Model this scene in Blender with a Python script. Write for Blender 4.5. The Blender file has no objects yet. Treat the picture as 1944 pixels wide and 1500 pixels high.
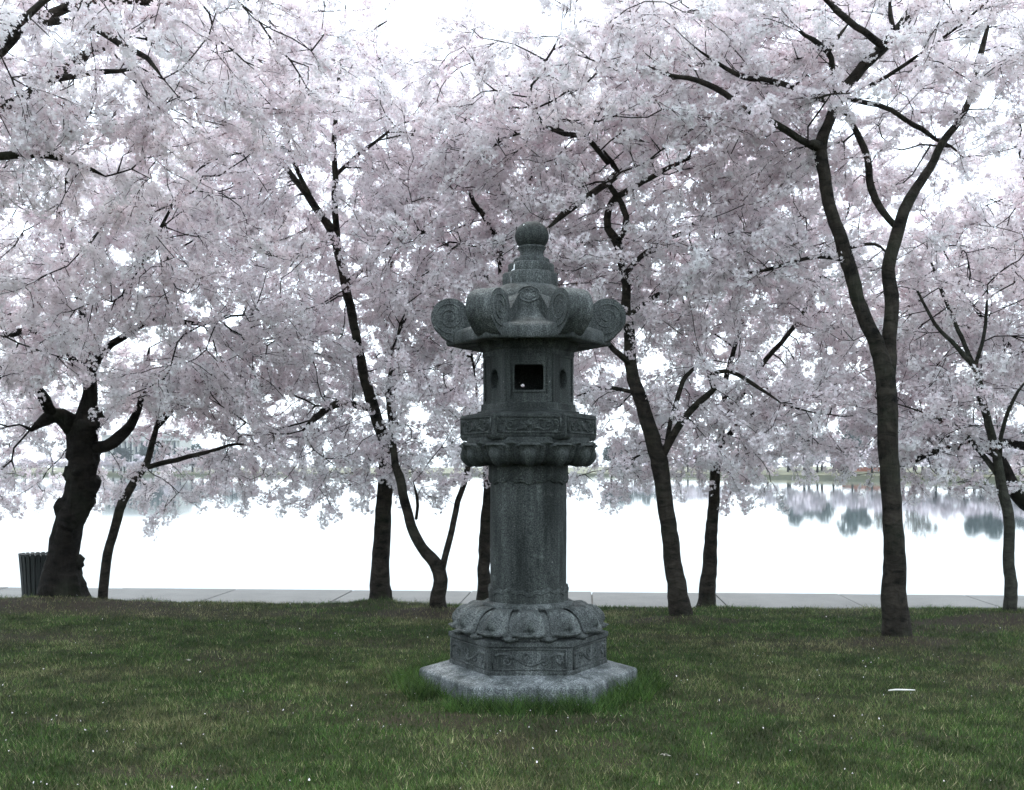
import bpy, bmesh, math, random
import numpy as np
from mathutils import Vector, Matrix, Quaternion, kdtree
R = math.radians
random.seed(7)
rng = np.random.default_rng(7)
sc = bpy.context.scene
COL = sc.collection

# ------------------------------------------------------------------ camera, sky, sun, exposure
CAMZ, F, CX, HY = 1.22, 2000.0, 972.0, 893.0      # eye height, focal length and horizon in photograph pixels
cam = bpy.data.cameras.new('camera')
cam.sensor_width = 36.0
cam.lens = 36.0 * F / 1944.0
cam.shift_y = (HY - 750.0) / 1944.0
cam.clip_start, cam.clip_end = 0.1, 5000
cam_o = bpy.data.objects.new('camera', cam)
COL.objects.link(cam_o)
cam_o.location = (0, 0, CAMZ)
cam_o.rotation_euler = (R(90), 0, 0)
sc.camera = cam_o

SUN_EL, SUN_AZ = R(66), R(-8)                     # sun ahead of the camera, behind the blossom
world = bpy.data.worlds.new('World')
sc.world = world
world.use_nodes = True
nt = world.node_tree
nt.nodes.clear()
sky = nt.nodes.new('ShaderNodeTexSky')
sky.sky_type = 'NISHITA'
sky.sun_disc = False
sky.sun_elevation = SUN_EL
sky.sun_rotation = SUN_AZ
sky.air_density, sky.dust_density, sky.ozone_density = 1.0, 7.0, 1.0
mixw = nt.nodes.new('ShaderNodeMix')
mixw.data_type = 'RGBA'
mixw.inputs[0].default_value = 0.60              # thin overcast veil
mixw.inputs[7].default_value = (12.3, 13.9, 15.0, 1)
bg = nt.nodes.new('ShaderNodeBackground')
bg.inputs[1].default_value = 0.15
wo = nt.nodes.new('ShaderNodeOutputWorld')
tint = nt.nodes.new('ShaderNodeMix')                # the veil filters the warm glow round the sun
tint.data_type, tint.blend_type = 'RGBA', 'MULTIPLY'
tint.inputs[0].default_value = 1.0
tint.inputs[7].default_value = (.88, .98, 1.14, 1)
nt.links.new(sky.outputs[0], tint.inputs[6])
nt.links.new(tint.outputs[2], mixw.inputs[6])
nt.links.new(mixw.outputs[2], bg.inputs[0])
nt.links.new(bg.outputs[0], wo.inputs[0])

sun = bpy.data.lights.new('sun', 'SUN')
sun.energy, sun.angle, sun.color = 1.5, R(20), (1.0, 0.985, 0.96)
sun_o = bpy.data.objects.new('sun', sun)
COL.objects.link(sun_o)
sun_o.rotation_euler = (-(math.pi / 2 - SUN_EL), 0, -SUN_AZ)
sun_o.location = (0, 60, 60)

vs = sc.view_settings
vs.view_transform, vs.look, vs.exposure, vs.gamma = 'Standard', 'None', 0.6, 1.0
vs.use_curve_mapping = False
cy = sc.cycles
cy.max_bounces, cy.diffuse_bounces, cy.glossy_bounces, cy.transmission_bounces = 10, 7, 3, 7
cy.volume_bounces = 0
cy.use_denoising = True
cy.sample_clamp_indirect = 6.0
cy.use_adaptive_sampling, cy.adaptive_threshold = True, 0.03

# ------------------------------------------------------------------ helpers
def P(px, py, d):
    """photograph pixel at distance d -> point of the place"""
    return Vector(((px - CX) / F * d, d, CAMZ + (HY - py) / F * d))

def tag(o, label=None, cat=None, group=None, kind=None):
    if label: o['label'] = label
    if cat: o['category'] = cat
    if group: o['group'] = group
    if kind: o['kind'] = kind
    return o

def empty(name, loc=(0, 0, 0)):
    o = bpy.data.objects.new(name, None)
    COL.objects.link(o)
    o.location = loc
    return o

def link(name, me, mat=None, parent=None, smooth=False):
    if mat is not None and not me.materials:
        for m in (mat if isinstance(mat, (list, tuple)) else [mat]):
            me.materials.append(m)
    if smooth:
        me.polygons.foreach_set('use_smooth', [True] * len(me.polygons))
    o = bpy.data.objects.new(name, me)
    COL.objects.link(o)
    if parent: o.parent = parent
    return o

def mesh(name, v, f):
    me = bpy.data.meshes.new(name)
    me.from_pydata([tuple(p) for p in v], [], [tuple(q) for q in f])
    me.update()
    return me

class MB:
    def __init__(s): s.v, s.f = [], []
    def add(s, v, f):
        b = len(s.v)
        s.v += [tuple(p) for p in v]
        s.f += [tuple(i + b for i in q) for q in f]
    def rings(s, rs, cap0=True, cap1=True):
        n = len(rs[0]); b = len(s.v)
        for r in rs: s.v += [tuple(p) for p in r]
        for k in range(len(rs) - 1):
            for i in range(n):
                j = (i + 1) % n
                s.f.append((b + k*n + i, b + k*n + j, b + (k+1)*n + j, b + (k+1)*n + i))
        if cap0: s.f.append(tuple(b + i for i in reversed(range(n))))
        if cap1: s.f.append(tuple(b + (len(rs)-1)*n + i for i in range(n)))
    def lathe(s, prof, n=48, c=(0, 0, 0), cap0=True, cap1=True, shape=None):
        rs = []
        for r, z in prof:
            ring = []
            for i in range(n):
                a = 2*math.pi*i/n
                q = r * (shape(a) if shape else 1)
                ring.append((c[0] + q*math.cos(a), c[1] + q*math.sin(a), c[2] + z))
            rs.append(ring)
        s.rings(rs, cap0, cap1)
    def hexa(s, prof, cap0=True, cap1=True):      # profile of circumradius, z ; corners on the x axis
        s.lathe(prof, 6, cap0=cap0, cap1=cap1)
    def tube(s, pts, rad, n=5, cap=True):
        pts = [Vector(p) for p in pts]
        t0 = (pts[1] - pts[0]).normalized()
        nrm = t0.orthogonal().normalized()
        rs = []
        for i, p in enumerate(pts):
            t = (pts[min(i+1, len(pts)-1)] - pts[max(i-1, 0)])
            t = t.normalized() if t.length > 1e-9 else t0
            nrm = (nrm - t * nrm.dot(t))
            nrm = nrm.normalized() if nrm.length > 1e-6 else t.orthogonal().normalized()
            bn = t.cross(nrm)
            r = rad[i] if isinstance(rad, (list, tuple)) else rad
            rs.append([p + (nrm*math.cos(2*math.pi*k/n) + bn*math.sin(2*math.pi*k/n)) * r for k in range(n)])
        s.rings(rs, cap, cap)
    def box(s, lo, hi):
        (a, b, c), (d, e, f) = lo, hi
        s.add([(a,b,c),(d,b,c),(d,e,c),(a,e,c),(a,b,f),(d,b,f),(d,e,f),(a,e,f)],
              [(3,2,1,0),(4,5,6,7),(0,1,5,4),(1,2,6,5),(2,3,7,6),(3,0,4,7)])
    def build(s, name, mat, parent=None, smooth=False):
        return link(name, mesh(name, s.v, s.f), mat, parent, smooth)

def bevel(o, w, seg=2, ang=30):
    m = o.modifiers.new('bevel', 'BEVEL')
    m.width, m.segments, m.limit_method, m.angle_limit = w, seg, 'ANGLE', R(ang)
    return o

def hash2(i, j, seed):
    h = (i.astype(np.int64) * 374761393 + j.astype(np.int64) * 668265263 + seed * 1442695041) & 0xFFFFFFFF
    h = ((h ^ (h >> 13)) * 1274126177) & 0xFFFFFFFF
    return ((h ^ (h >> 16)) & 0xFFFF) / 65535.0

def vnoise(x, y, seed=0):
    x, y = np.asarray(x, float), np.asarray(y, float)
    i, j = np.floor(x), np.floor(y)
    u, v = x - i, y - j
    u, v = u*u*(3-2*u), v*v*(3-2*v)
    a, b = hash2(i, j, seed), hash2(i+1, j, seed)
    c, d = hash2(i, j+1, seed), hash2(i+1, j+1, seed)
    return (a*(1-u)+b*u)*(1-v) + (c*(1-u)+d*u)*v

def fbm(x, y, seed=0, o=3):
    t, a, s = 0, 0.5, 0
    for k in range(o):
        t = t + a*vnoise(np.asarray(x)*2**k, np.asarray(y)*2**k, seed+k); s += a; a *= .55
    return t / s

# ------------------------------------------------------------------ materials
def newmat(name):
    m = bpy.data.materials.new(name)
    m.use_nodes = True
    n = m.node_tree
    b = n.nodes['Principled BSDF']
    return m, n, b

def N(n, kind, **kw):
    x = n.nodes.new(kind)
    for k, v in kw.items():
        if k.startswith('i_'):
            key = k[2:]
            x.inputs[int(key) if key.isdigit() else key].default_value = v
        else:
            setattr(x, k, v)
    return x

def ramp(n, fac, stops):
    r = n.nodes.new('ShaderNodeValToRGB')
    e = r.color_ramp.elements
    while len(e) < len(stops): e.new(0.5)
    for q, (p, c) in zip(e, stops):
        q.position = p
        q.color = (*c, 1) if len(c) == 3 else c
    n.links.new(fac, r.inputs[0])
    return r.outputs[0]

def mixc(n, fac, a, b, mode='MIX'):
    m = n.nodes.new('ShaderNodeMix')
    m.data_type, m.blend_type = 'RGBA', mode
    for s, val in ((0, fac), (6, a), (7, b)):
        if isinstance(val, (int, float)): m.inputs[s].default_value = val
        elif isinstance(val, tuple): m.inputs[s].default_value = (*val, 1)
        else: n.links.new(val, m.inputs[s])
    return m.outputs[2]

def granite(name, lo, hi, wet=0.0):
    m, n, b = newmat(name)
    tc = N(n, 'ShaderNodeTexCoord')
    big = N(n, 'ShaderNodeTexNoise', i_Scale=5.0, i_Detail=6.0, i_Roughness=.65)
    mp = N(n, 'ShaderNodeMapping'); mp.inputs['Scale'].default_value = (1, 1, .35)
    n.links.new(tc.outputs['Object'], mp.inputs[0]); n.links.new(mp.outputs[0], big.inputs[0])
    fine = N(n, 'ShaderNodeTexNoise', i_Scale=150.0, i_Detail=3.0, i_Roughness=.7)
    n.links.new(tc.outputs['Object'], fine.inputs[0])
    vor = N(n, 'ShaderNodeTexVoronoi', i_Scale=140.0)
    n.links.new(tc.outputs['Object'], vor.inputs[0])
    c = ramp(n, big.outputs[0], [(.3, lo), (.7, hi)])
    spk = ramp(n, fine.outputs[0], [(.38, (.22, .22, .23)), (.5, (1, 1, 1)), (.62, (2.3, 2.3, 2.2))])
    c = mixc(n, .75, c, spk, 'MULTIPLY')
    c2 = ramp(n, vor.outputs['Color'], [(.955, (0, 0, 0)), (.985, (1, 1, 1))])
    c = mixc(n, c2, c, mixc(n, .5, c, (.5, .5, .48)))
    drk = N(n, 'ShaderNodeTexNoise', i_Scale=2.2, i_Detail=5.0, i_Roughness=.6)
    mp2 = N(n, 'ShaderNodeMapping'); mp2.inputs['Scale'].default_value = (4, 4, .7)
    n.links.new(tc.outputs['Object'], mp2.inputs[0]); n.links.new(mp2.outputs[0], drk.inputs[0])
    st = ramp(n, drk.outputs[0], [(.38, (.36, .385, .37)), (.60, (1, 1, 1))])
    c = mixc(n, .9, c, st, 'MULTIPLY')
    rain = N(n, 'ShaderNodeTexNoise', i_Scale=3.0, i_Detail=6.0, i_Roughness=.7)
    mp3 = N(n, 'ShaderNodeMapping'); mp3.inputs['Scale'].default_value = (9, 9, .45)
    n.links.new(tc.outputs['Object'], mp3.inputs[0]); n.links.new(mp3.outputs[0], rain.inputs[0])
    c = mixc(n, .6, c, ramp(n, rain.outputs[0], [(.36, (.55, .56, .55)), (.50, (1, 1, 1)), (.64, (1.75, 1.75, 1.7))]), 'MULTIPLY')
    lic = N(n, 'ShaderNodeTexNoise', i_Scale=9.0, i_Detail=7.0, i_Roughness=.75)
    n.links.new(tc.outputs['Object'], lic.inputs[0])
    c = mixc(n, ramp(n, lic.outputs[0], [(.60, (0, 0, 0)), (.72, (.5, .5, .5))]), c, mixc(n, .5, c, (.30, .33, .31)))
    n.links.new(c, b.inputs['Base Color'])
    b.inputs['Roughness'].default_value = .75
    b.inputs['Specular IOR Level'].default_value = .22
    bp = N(n, 'ShaderNodeBump', i_Strength=.55, i_Distance=.003)
    n.links.new(fine.outputs[0], bp.inputs['Height'])
    bp2 = N(n, 'ShaderNodeBump', i_Strength=.5, i_Distance=.01)
    n.links.new(big.outputs[0], bp2.inputs['Height']); n.links.new(bp.outputs[0], bp2.inputs['Normal'])
    n.links.new(bp2.outputs[0], b.inputs['Normal'])
    return m

M_GRAN = granite('weathered_granite', (.034, .0385, .038), (.090, .098, .097))
M_GRAND = granite('dark_granite', (.018, .0215, .0205), (.052, .058, .0555))
M_SLAB = granite('pale_granite', (.105, .115, .119), (.19, .202, .207))

def bark(name, a, bcol, scale=1.0):
    m, n, b = newmat(name)
    tc = N(n, 'ShaderNodeTexCoord')
    mp = N(n, 'ShaderNodeMapping'); mp.inputs['Scale'].default_value = (5*scale, 5*scale, 11*scale)
    n.links.new(tc.outputs['Object'], mp.inputs[0])
    no = N(n, 'ShaderNodeTexNoise', i_Scale=1.6, i_Detail=7.0, i_Roughness=.7, i_Distortion=.6)
    n.links.new(mp.outputs[0], no.inputs[0])
    mpv = N(n, 'ShaderNodeMapping'); mpv.inputs['Scale'].default_value = (16*scale, 16*scale, 3.5*scale)
    n.links.new(tc.outputs['Object'], mpv.inputs[0])
    nv = N(n, 'ShaderNodeTexNoise', i_Scale=1.5, i_Detail=6.0, i_Roughness=.65, i_Distortion=.8)
    n.links.new(mpv.outputs[0], nv.inputs[0])
    c = ramp(n, no.outputs[0], [(.35, a), (.68, bcol)])
    gr = N(n, 'ShaderNodeTexNoise', i_Scale=3.0, i_Detail=4.0)
    n.links.new(tc.outputs['Object'], gr.inputs[0])
    c = mixc(n, ramp(n, gr.outputs[0], [(.5, (0, 0, 0)), (.75, (.6, .6, .6))]), c, (.034, .040, .024))
    n.links.new(c, b.inputs['Base Color'])
    b.inputs['Roughness'].default_value = .85
    b.inputs['Specular IOR Level'].default_value = .12
    bp = N(n, 'ShaderNodeBump', i_Strength=1.0, i_Distance=.04)
    n.links.new(nv.outputs[0], bp.inputs['Height'])
    bp2 = N(n, 'ShaderNodeBump', i_Strength=.7, i_Distance=.012)
    n.links.new(no.outputs[0], bp2.inputs['Height']); n.links.new(bp.outputs[0], bp2.inputs['Normal'])
    n.links.new(bp2.outputs[0], b.inputs['Normal'])
    return m

M_BARK = bark('cherry_bark', (.005, .0045, .004), (.055, .047, .037))
M_BARKO = bark('old_cherry_bark', (.004, .0036, .003), (.028, .024, .020), .8)
M_BARKG = bark('grey_green_bark', (.018, .018, .014), (.07, .069, .055))
M_TWIG, n_, b_ = newmat('twig_bark')
b_.inputs['Base Color'].default_value = (.035, .028, .026, 1)
b_.inputs['Roughness'].default_value = .8

def petal_mat(name, c1, c2, c3):
    m, n, b = newmat(name)
    n.nodes.remove(b)
    out = n.nodes['Material Output']
    oi = N(n, 'ShaderNodeObjectInfo')
    geo = N(n, 'ShaderNodeNewGeometry')
    c = ramp(n, oi.outputs['Random'], [(0.0, c1), (.5, c2), (1.0, c3)])
    k = ramp(n, geo.outputs['Random Per Island'], [(0, (.87, .87, .875)), (1, (1, 1, 1))])
    c = mixc(n, 1.0, c, k, 'MULTIPLY')
    d = N(n, 'ShaderNodeBsdfDiffuse'); t = N(n, 'ShaderNodeBsdfTranslucent')
    n.links.new(c, d.inputs[0])
    n.links.new(mixc(n, 1.0, c, (1.0, .95, .965), 'MULTIPLY'), t.inputs[0])
    mx = N(n, 'ShaderNodeMixShader', i_0=.38)
    n.links.new(d.outputs[0], mx.inputs[1]); n.links.new(t.outputs[0], mx.inputs[2])
    n.links.new(mx.outputs[0], out.inputs[0])
    return m

M_PETAL = petal_mat('cherry_petal', (.955, .885, .905), (.955, .925, .935), (.945, .95, .95))
M_CALYX, n_, b_ = newmat('calyx')
b_.inputs['Base Color'].default_value = (.26, .13, .12, 1)
b_.inputs['Roughness'].default_value = .7

def concrete():
    m, n, b = newmat('path_concrete')
    tc = N(n, 'ShaderNodeTexCoord')
    a = N(n, 'ShaderNodeTexNoise', i_Scale=2.5, i_Detail=8.0, i_Roughness=.65)
    f = N(n, 'ShaderNodeTexNoise', i_Scale=120.0, i_Detail=3.0)
    n.links.new(tc.outputs['Object'], a.inputs[0]); n.links.new(tc.outputs['Object'], f.inputs[0])
    c = ramp(n, a.outputs[0], [(.3, (.09, .092, .087)), (.7, (.13, .132, .126))])
    c = mixc(n, .6, c, ramp(n, f.outputs[0], [(.35, (.7, .7, .7)), (.65, (1.2, 1.2, 1.2))]), 'MULTIPLY')
    n.links.new(c, b.inputs['Base Color'])
    b.inputs['Roughness'].default_value = .85
    bp = N(n, 'ShaderNodeBump', i_Strength=.4, i_Distance=.004)
    n.links.new(f.outputs[0], bp.inputs['Height']); n.links.new(bp.outputs[0], b.inputs['Normal'])
    return m
M_CONC = concrete()

def lawn_mat():
    m, n, b = newmat('lawn_soil_and_thatch')
    tc = N(n, 'ShaderNodeTexCoord')
    at = N(n, 'ShaderNodeAttribute', attribute_name='bare')
    f = N(n, 'ShaderNodeTexNoise', i_Scale=55.0, i_Detail=5.0, i_Roughness=.75)
    g = N(n, 'ShaderNodeTexNoise', i_Scale=3.0, i_Detail=5.0, i_Roughness=.6)
    for q in (f, g): n.links.new(tc.outputs['Object'], q.inputs[0])
    gr = ramp(n, f.outputs[0], [(.3, (.016, .022, .008)), (.55, (.036, .046, .018)), (.75, (.08, .078, .042))])
    so = ramp(n, f.outputs[0], [(.3, (.020, .015, .010)), (.6, (.052, .041, .028)), (.8, (.10, .086, .064))])
    c = mixc(n, at.outputs['Fac'], gr, so)
    n.links.new(c, b.inputs['Base Color'])
    b.inputs['Roughness'].default_value = .95
    b.inputs['Specular IOR Level'].default_value = .1
    bp = N(n, 'ShaderNodeBump', i_Strength=.8, i_Distance=.02)
    n.links.new(f.outputs[0], bp.inputs['Height']); n.links.new(bp.outputs[0], b.inputs['Normal'])
    return m
M_LAWN = lawn_mat()

def grass_mat():
    m, n, b = newmat('grass_blade')
    at = N(n, 'ShaderNodeAttribute', attribute_name='tint')
    n.links.new(at.outputs['Color'], b.inputs['Base Color'])
    b.inputs['Roughness'].default_value = .6
    b.inputs['Specular IOR Level'].default_value = .25
    t = N(n, 'ShaderNodeBsdfTranslucent')
    n.links.new(at.outputs['Color'], t.inputs[0])
    mx = N(n, 'ShaderNodeMixShader', i_0=.25)
    out = n.nodes['Material Output']
    n.links.new(b.outputs[0], mx.inputs[1]); n.links.new(t.outputs[0], mx.inputs[2]); n.links.new(mx.outputs[0], out.inputs[0])
    return m
M_GRASS = grass_mat()

def water_mat():
    m, n, b = newmat('basin_water')
    b.inputs['Base Color'].default_value = (.06, .085, .09, 1)
    b.inputs['Roughness'].default_value = .03
    b.inputs['IOR'].default_value = 1.33
    tc = N(n, 'ShaderNodeTexCoord')
    mp = N(n, 'ShaderNodeMapping'); mp.inputs['Scale'].default_value = (.35, 1.0, 1)
    n.links.new(tc.outputs['Object'], mp.inputs[0])
    a = N(n, 'ShaderNodeTexNoise', i_Scale=1.6, i_Detail=4.0, i_Roughness=.6)
    n.links.new(mp.outputs[0], a.inputs[0])
    bp = N(n, 'ShaderNodeBump', i_Strength=.05, i_Distance=.02)
    n.links.new(a.outputs[0], bp.inputs['Height']); n.links.new(bp.outputs[0], b.inputs['Normal'])
    return m
M_WATER = water_mat()

def plain(name, col, rough=.8, var=.25, scale=8.0):
    m, n, b = newmat(name)
    tc = N(n, 'ShaderNodeTexCoord')
    a = N(n, 'ShaderNodeTexNoise', i_Scale=scale, i_Detail=5.0, i_Roughness=.65)
    n.links.new(tc.outputs['Object'], a.inputs[0])
    lo = tuple(x*(1-var) for x in col); hi = tuple(x*(1+var) for x in col)
    n.links.new(ramp(n, a.outputs[0], [(.3, lo), (.7, hi)]), b.inputs['Base Color'])
    b.inputs['Roughness'].default_value = rough
    return m

# ------------------------------------------------------------------ the ground, the path, the water
LX, LY, LANTERN_Y = (1003 - CX) / F * 6.0, 6.0, 6.0
def edge_y(x): return 9.65 - .073*np.asarray(x)          # where the lawn meets the path
def far_y(x): return 11.95 - .070*np.asarray(x)          # where the path ends over the water

BARE_SPOTS = [  # px, py, rx, ry (metres), strength
    (130, 1150, 1.1, .55, .95), (250, 1160, 1.0, .35, .7), (700, 1150, .6, .25, .7), (833, 1166, .7, .3, .9),
    (60, 1215, .8, .22, .75), (450, 1165, 1.0, .3, .6), (930, 1370, .75, .2, .75), (1000, 1420, .6, .25, .5),
    (1290, 1182, .5, .2, .7), (1300, 1208, .5, .15, .5), (1704, 1222, .5, .25, .85), (1900, 1186, .9, .28, 1.0), (1760, 1200, .8, .22, .7),
    (760, 1330, .6, .25, .5), (560, 1350, .5, .2, .4), (1250, 1330, .5, .25, .45), (1340, 1147, .5, .2, .7),
    (40, 1370, .3, .1, .6), (760, 1220, 1.0, .25, .45), (1520, 1330, .6, .2, .35), (1650, 1400, .5, .2, .4), (340, 1470, .4, .1, .6)]
def ground_xy(px, py):
    d = F*CAMZ/(py - HY)
    return (px-CX)/F*d, d
BS = [(*ground_xy(a, b), c, d, e) for a, b, c, d, e in BARE_SPOTS]
def bare(x, y):
    x, y = np.asarray(x, float), np.asarray(y, float)
    n1 = fbm(x*1.1+3, y*1.6+9, 11, 4)
    n2 = fbm(x*5+3, y*7+9, 21, 3)
    b = np.clip((n1-.50)*2.6, 0, .6)
    for sx, sy, rx, ry, s in BS:
        b = np.maximum(b, s*np.clip(1.5-((x-sx)/rx)**2-((y-sy)/ry)**2, 0, 1))
    b = b + (n2-.5)*.7
    dl = np.hypot(x-LX, y-LY)
    b = np.where((dl < .83), b-.8*np.clip((.83-dl)/.1, 0, 1), b)
    e = edge_y(x)-y
    b = np.where((e < .35) & (e > -1), b-.5*np.clip((.35-e)/.2, 0, 1), b)
    return np.clip(b, 0, 1)
MOUNDS = [(*ground_xy(128, 1142), .6, .05), (*ground_xy(1925, 1178), .5, .05), (*ground_xy(722, 1143), .35, .05),
          (*ground_xy(833, 1162), .35, .04), (*ground_xy(1300, 1178), .35, .03), (*ground_xy(1704, 1218), .35, .03)]
def gz(x, y):
    x, y = np.asarray(x, float), np.asarray(y, float)
    z = (fbm(x*.8, y*.8, 3, 3)-.5)*.05 + (fbm(x*6, y*6, 5, 2)-.5)*.016
    for mx, my, r, h in MOUNDS:
        z = z + h*np.exp(-((x-mx)**2+(y-my)**2)/(r*r))
    dl = np.hypot(x-LX, y-LY)
    z = z*np.clip((dl-.55)/.4, .15, 1)
    e = edge_y(x) - y
    z = z - .07*np.clip((.18-e)/.18, 0, 1)**1.5             # the turf rolls over at the path
    return z

def lawn():
    xs = np.concatenate([np.linspace(-60, -7.5, 18)[:-1], np.arange(-7.5, 7.5, .06), np.linspace(7.5, 60, 18)])
    ts = np.concatenate([np.linspace(-50, 2.6, 26)[:-1], np.arange(2.6, 9.4, .06), np.linspace(9.4, 9.70, 10)])
    X, T = np.meshgrid(xs, ts)
    f = np.clip((T-2.6)/(9.65-2.6), 0, 1.02)
    Y = T + f*(edge_y(X)-9.65) + np.where(T > 9.38, (fbm(X*4, X*0+2, 31, 3)-.5)*.12, 0)
    Z = gz(X, Y)
    ny, nx = X.shape
    v = np.stack([X, Y, Z], -1).reshape(-1, 3)
    i = np.arange(ny*nx).reshape(ny, nx)
    q = np.stack([i[:-1, :-1], i[:-1, 1:], i[1:, 1:], i[1:, :-1]], -1).reshape(-1, 4)
    me = bpy.data.meshes.new('lawn')
    me.vertices.add(len(v)); me.vertices.foreach_set('co', v.ravel().astype(np.float32))
    me.loops.add(q.size); me.loops.foreach_set('vertex_index', q.ravel().astype(np.int32))
    me.polygons.add(len(q)); me.polygons.foreach_set('loop_start', np.arange(0, q.size, 4, dtype=np.int32))
    me.update(calc_edges=True)
    at = me.attributes.new('bare', 'FLOAT', 'POINT')
    at.data.foreach_set('value', bare(v[:, 0], v[:, 1]).astype(np.float32))
    o = link('lawn', me, M_LAWN, smooth=True)
    tag(o, kind='structure')
lawn()

PATHZ, WATERZ = -.15, -1.0
def path():
    root = MB()
    a = math.atan(-.0715)
    # the bed under the slabs and the sea wall below them, one body
    v, L = [], 60
    for x in (-L, L):
        y0, y1 = float(edge_y(x)) - .3, float(far_y(x))
        v += [(x, y0, PATHZ-.03), (x, y1-.015, PATHZ-.03), (x, y1-.015, WATERZ-1.5), (x, y0, WATERZ-1.5)]
    root.add(v, [(0, 1, 5, 4), (1, 2, 6, 5), (2, 3, 7, 6), (3, 0, 4, 7), (0, 3, 2, 1), (4, 5, 6, 7)])
    bed = root.build('path', plain('path_bed', (.10, .095, .085)))
    tag(bed, kind='structure')
    xs0 = -5.6 + .0                                      # joints, as far as they show
    for k in range(-7, 8):
        x0, x1 = -.55 + 1.36*k + .006, -.55 + 1.36*(k+1) - .006
        dz = random.uniform(-.004, .004)
        top, bot = PATHZ+dz, PATHZ-.15
        q = []
        for x in (x0, x1):
            q.append((x-.09, float(edge_y(x-.09))-.25)); q.append((x+.09, float(far_y(x+.09))))
        (ax, ay), (bx, by), (cx_, cy_), (dx, dy) = q
        mb = MB()
        mb.add([(ax, ay, bot), (cx_, cy_, bot), (dx, dy, bot), (bx, by, bot), (ax, ay, top), (cx_, cy_, top), (dx, dy, top), (bx, by, top)],
               [(3, 2, 1, 0), (4, 5, 6, 7), (0, 1, 5, 4), (1, 2, 6, 5), (2, 3, 7, 6), (3, 0, 4, 7)])
        bevel(mb.build('slab', M_CONC, bed), .008, 2)
    for x0, x1 in ((-60, -.55-1.36*7-.02), (-.55+1.36*8+.02, 60)):
        mb = MB()
        q = [(x0, float(edge_y(x0))-.25), (x1, float(edge_y(x1))-.25), (x1, float(far_y(x1))), (x0, float(far_y(x0)))]
        mb.add([(x, y, PATHZ-.15) for x, y in q] + [(x, y, PATHZ) for x, y in q],
               [(3, 2, 1, 0), (4, 5, 6, 7), (0, 1, 5, 4), (1, 2, 6, 5), (2, 3, 7, 6), (3, 0, 4, 7)])
        mb.build('slab', M_CONC, bed)
path()

w = MB()
w.add([(-2500, 9, WATERZ), (2500, 9, WATERZ), (2500, 3500, WATERZ), (-2500, 3500, WATERZ)], [(0, 1, 2, 3)])
tag(w.build('water', M_WATER), kind='structure')

# the far bank: nearer on the right, further off in the middle and on the left
BANK = [(-900, 520), (-260, 470), (-100, 470), (0, 480), (60, 430), (80, 330), (95, 230), (125, 195), (300, 170), (900, 150)]
def bank_y(x):
    return float(np.interp(x, [p[0] for p in BANK], [p[1] for p in BANK]))
def far_bank():
    mb = MB()
    xs = sorted(set([p[0] for p in BANK] + list(range(-260, 300, 10))))
    n = len(xs)
    rows = [(0, WATERZ-.5), (0, WATERZ+.9), (3, WATERZ+1.05), (14, WATERZ+1.5), (60, WATERZ+2.2), (900, WATERZ+6)]
    for off, z in rows:
        mb.v += [(x, bank_y(x)+off, z) for x in xs]
    for k in range(len(rows)-1):
        for i in range(n-1):
            mb.f.append((k*n+i, k*n+i+1, (k+1)*n+i+1, (k+1)*n+i))
    tag(mb.build('far_bank', plain('far_bank_grass', (.13, .13, .075), .9, .2, .2)), kind='structure')
far_bank()

# ------------------------------------------------------------------ the stone lantern
def rough(me, amp, freq=9.0, seed=1):
    """small unevenness of hand-cut stone"""
    n = len(me.vertices)
    co = np.empty(n*3, np.float32); me.vertices.foreach_get('co', co); co = co.reshape(-1, 3)
    nx = fbm(co[:, 1]*freq+co[:, 2]*freq*1.3, co[:, 2]*freq-co[:, 0]*freq*.7, seed)-.5
    ny = fbm(co[:, 0]*freq+co[:, 2]*freq*.9, co[:, 1]*freq+co[:, 2]*freq, seed+9)-.5
    nz = fbm(co[:, 0]*freq, co[:, 1]*freq, seed+17)-.5
    co += np.stack([nx, ny, nz], 1)*2*amp
    me.vertices.foreach_set('co', co.ravel()); me.update()

def hexshape(a):
    q = (a % (math.pi/3)) - math.pi/6
    return math.cos(math.pi/6)/math.cos(q)

def hexlathe(mb, prof, n=72, cap0=True, cap1=True):
    """profile of (circumradius, z, squareness): squareness 1 hexagon, 0 circle"""
    rs = []
    for r, z, k in prof:
        ring = []
        for i in range(n):
            a = 2*math.pi*i/n
            q = r*((1-k)*.93 + k*hexshape(a))
            ring.append((q*math.cos(a), q*math.sin(a), z))
        rs.append(ring)
    mb.rings(rs, cap0, cap1)

def spiral(cx, cz, r0, r1, turns, a0, sgn=1, n=28):
    out = []
    for i in range(n+1):
        t = i/n
        a = a0 + sgn*turns*2*math.pi*t
        r = r0 + (r1-r0)*t
        out.append((cx+r*math.cos(a), cz+r*math.sin(a)))
    return out

def relief(mb, line, y, rad):
    k = 1.45
    mb.tube([(x, y, z) for x, z in line], [r*k for r in rad] if isinstance(rad, list) else rad*k, 6)

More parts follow.
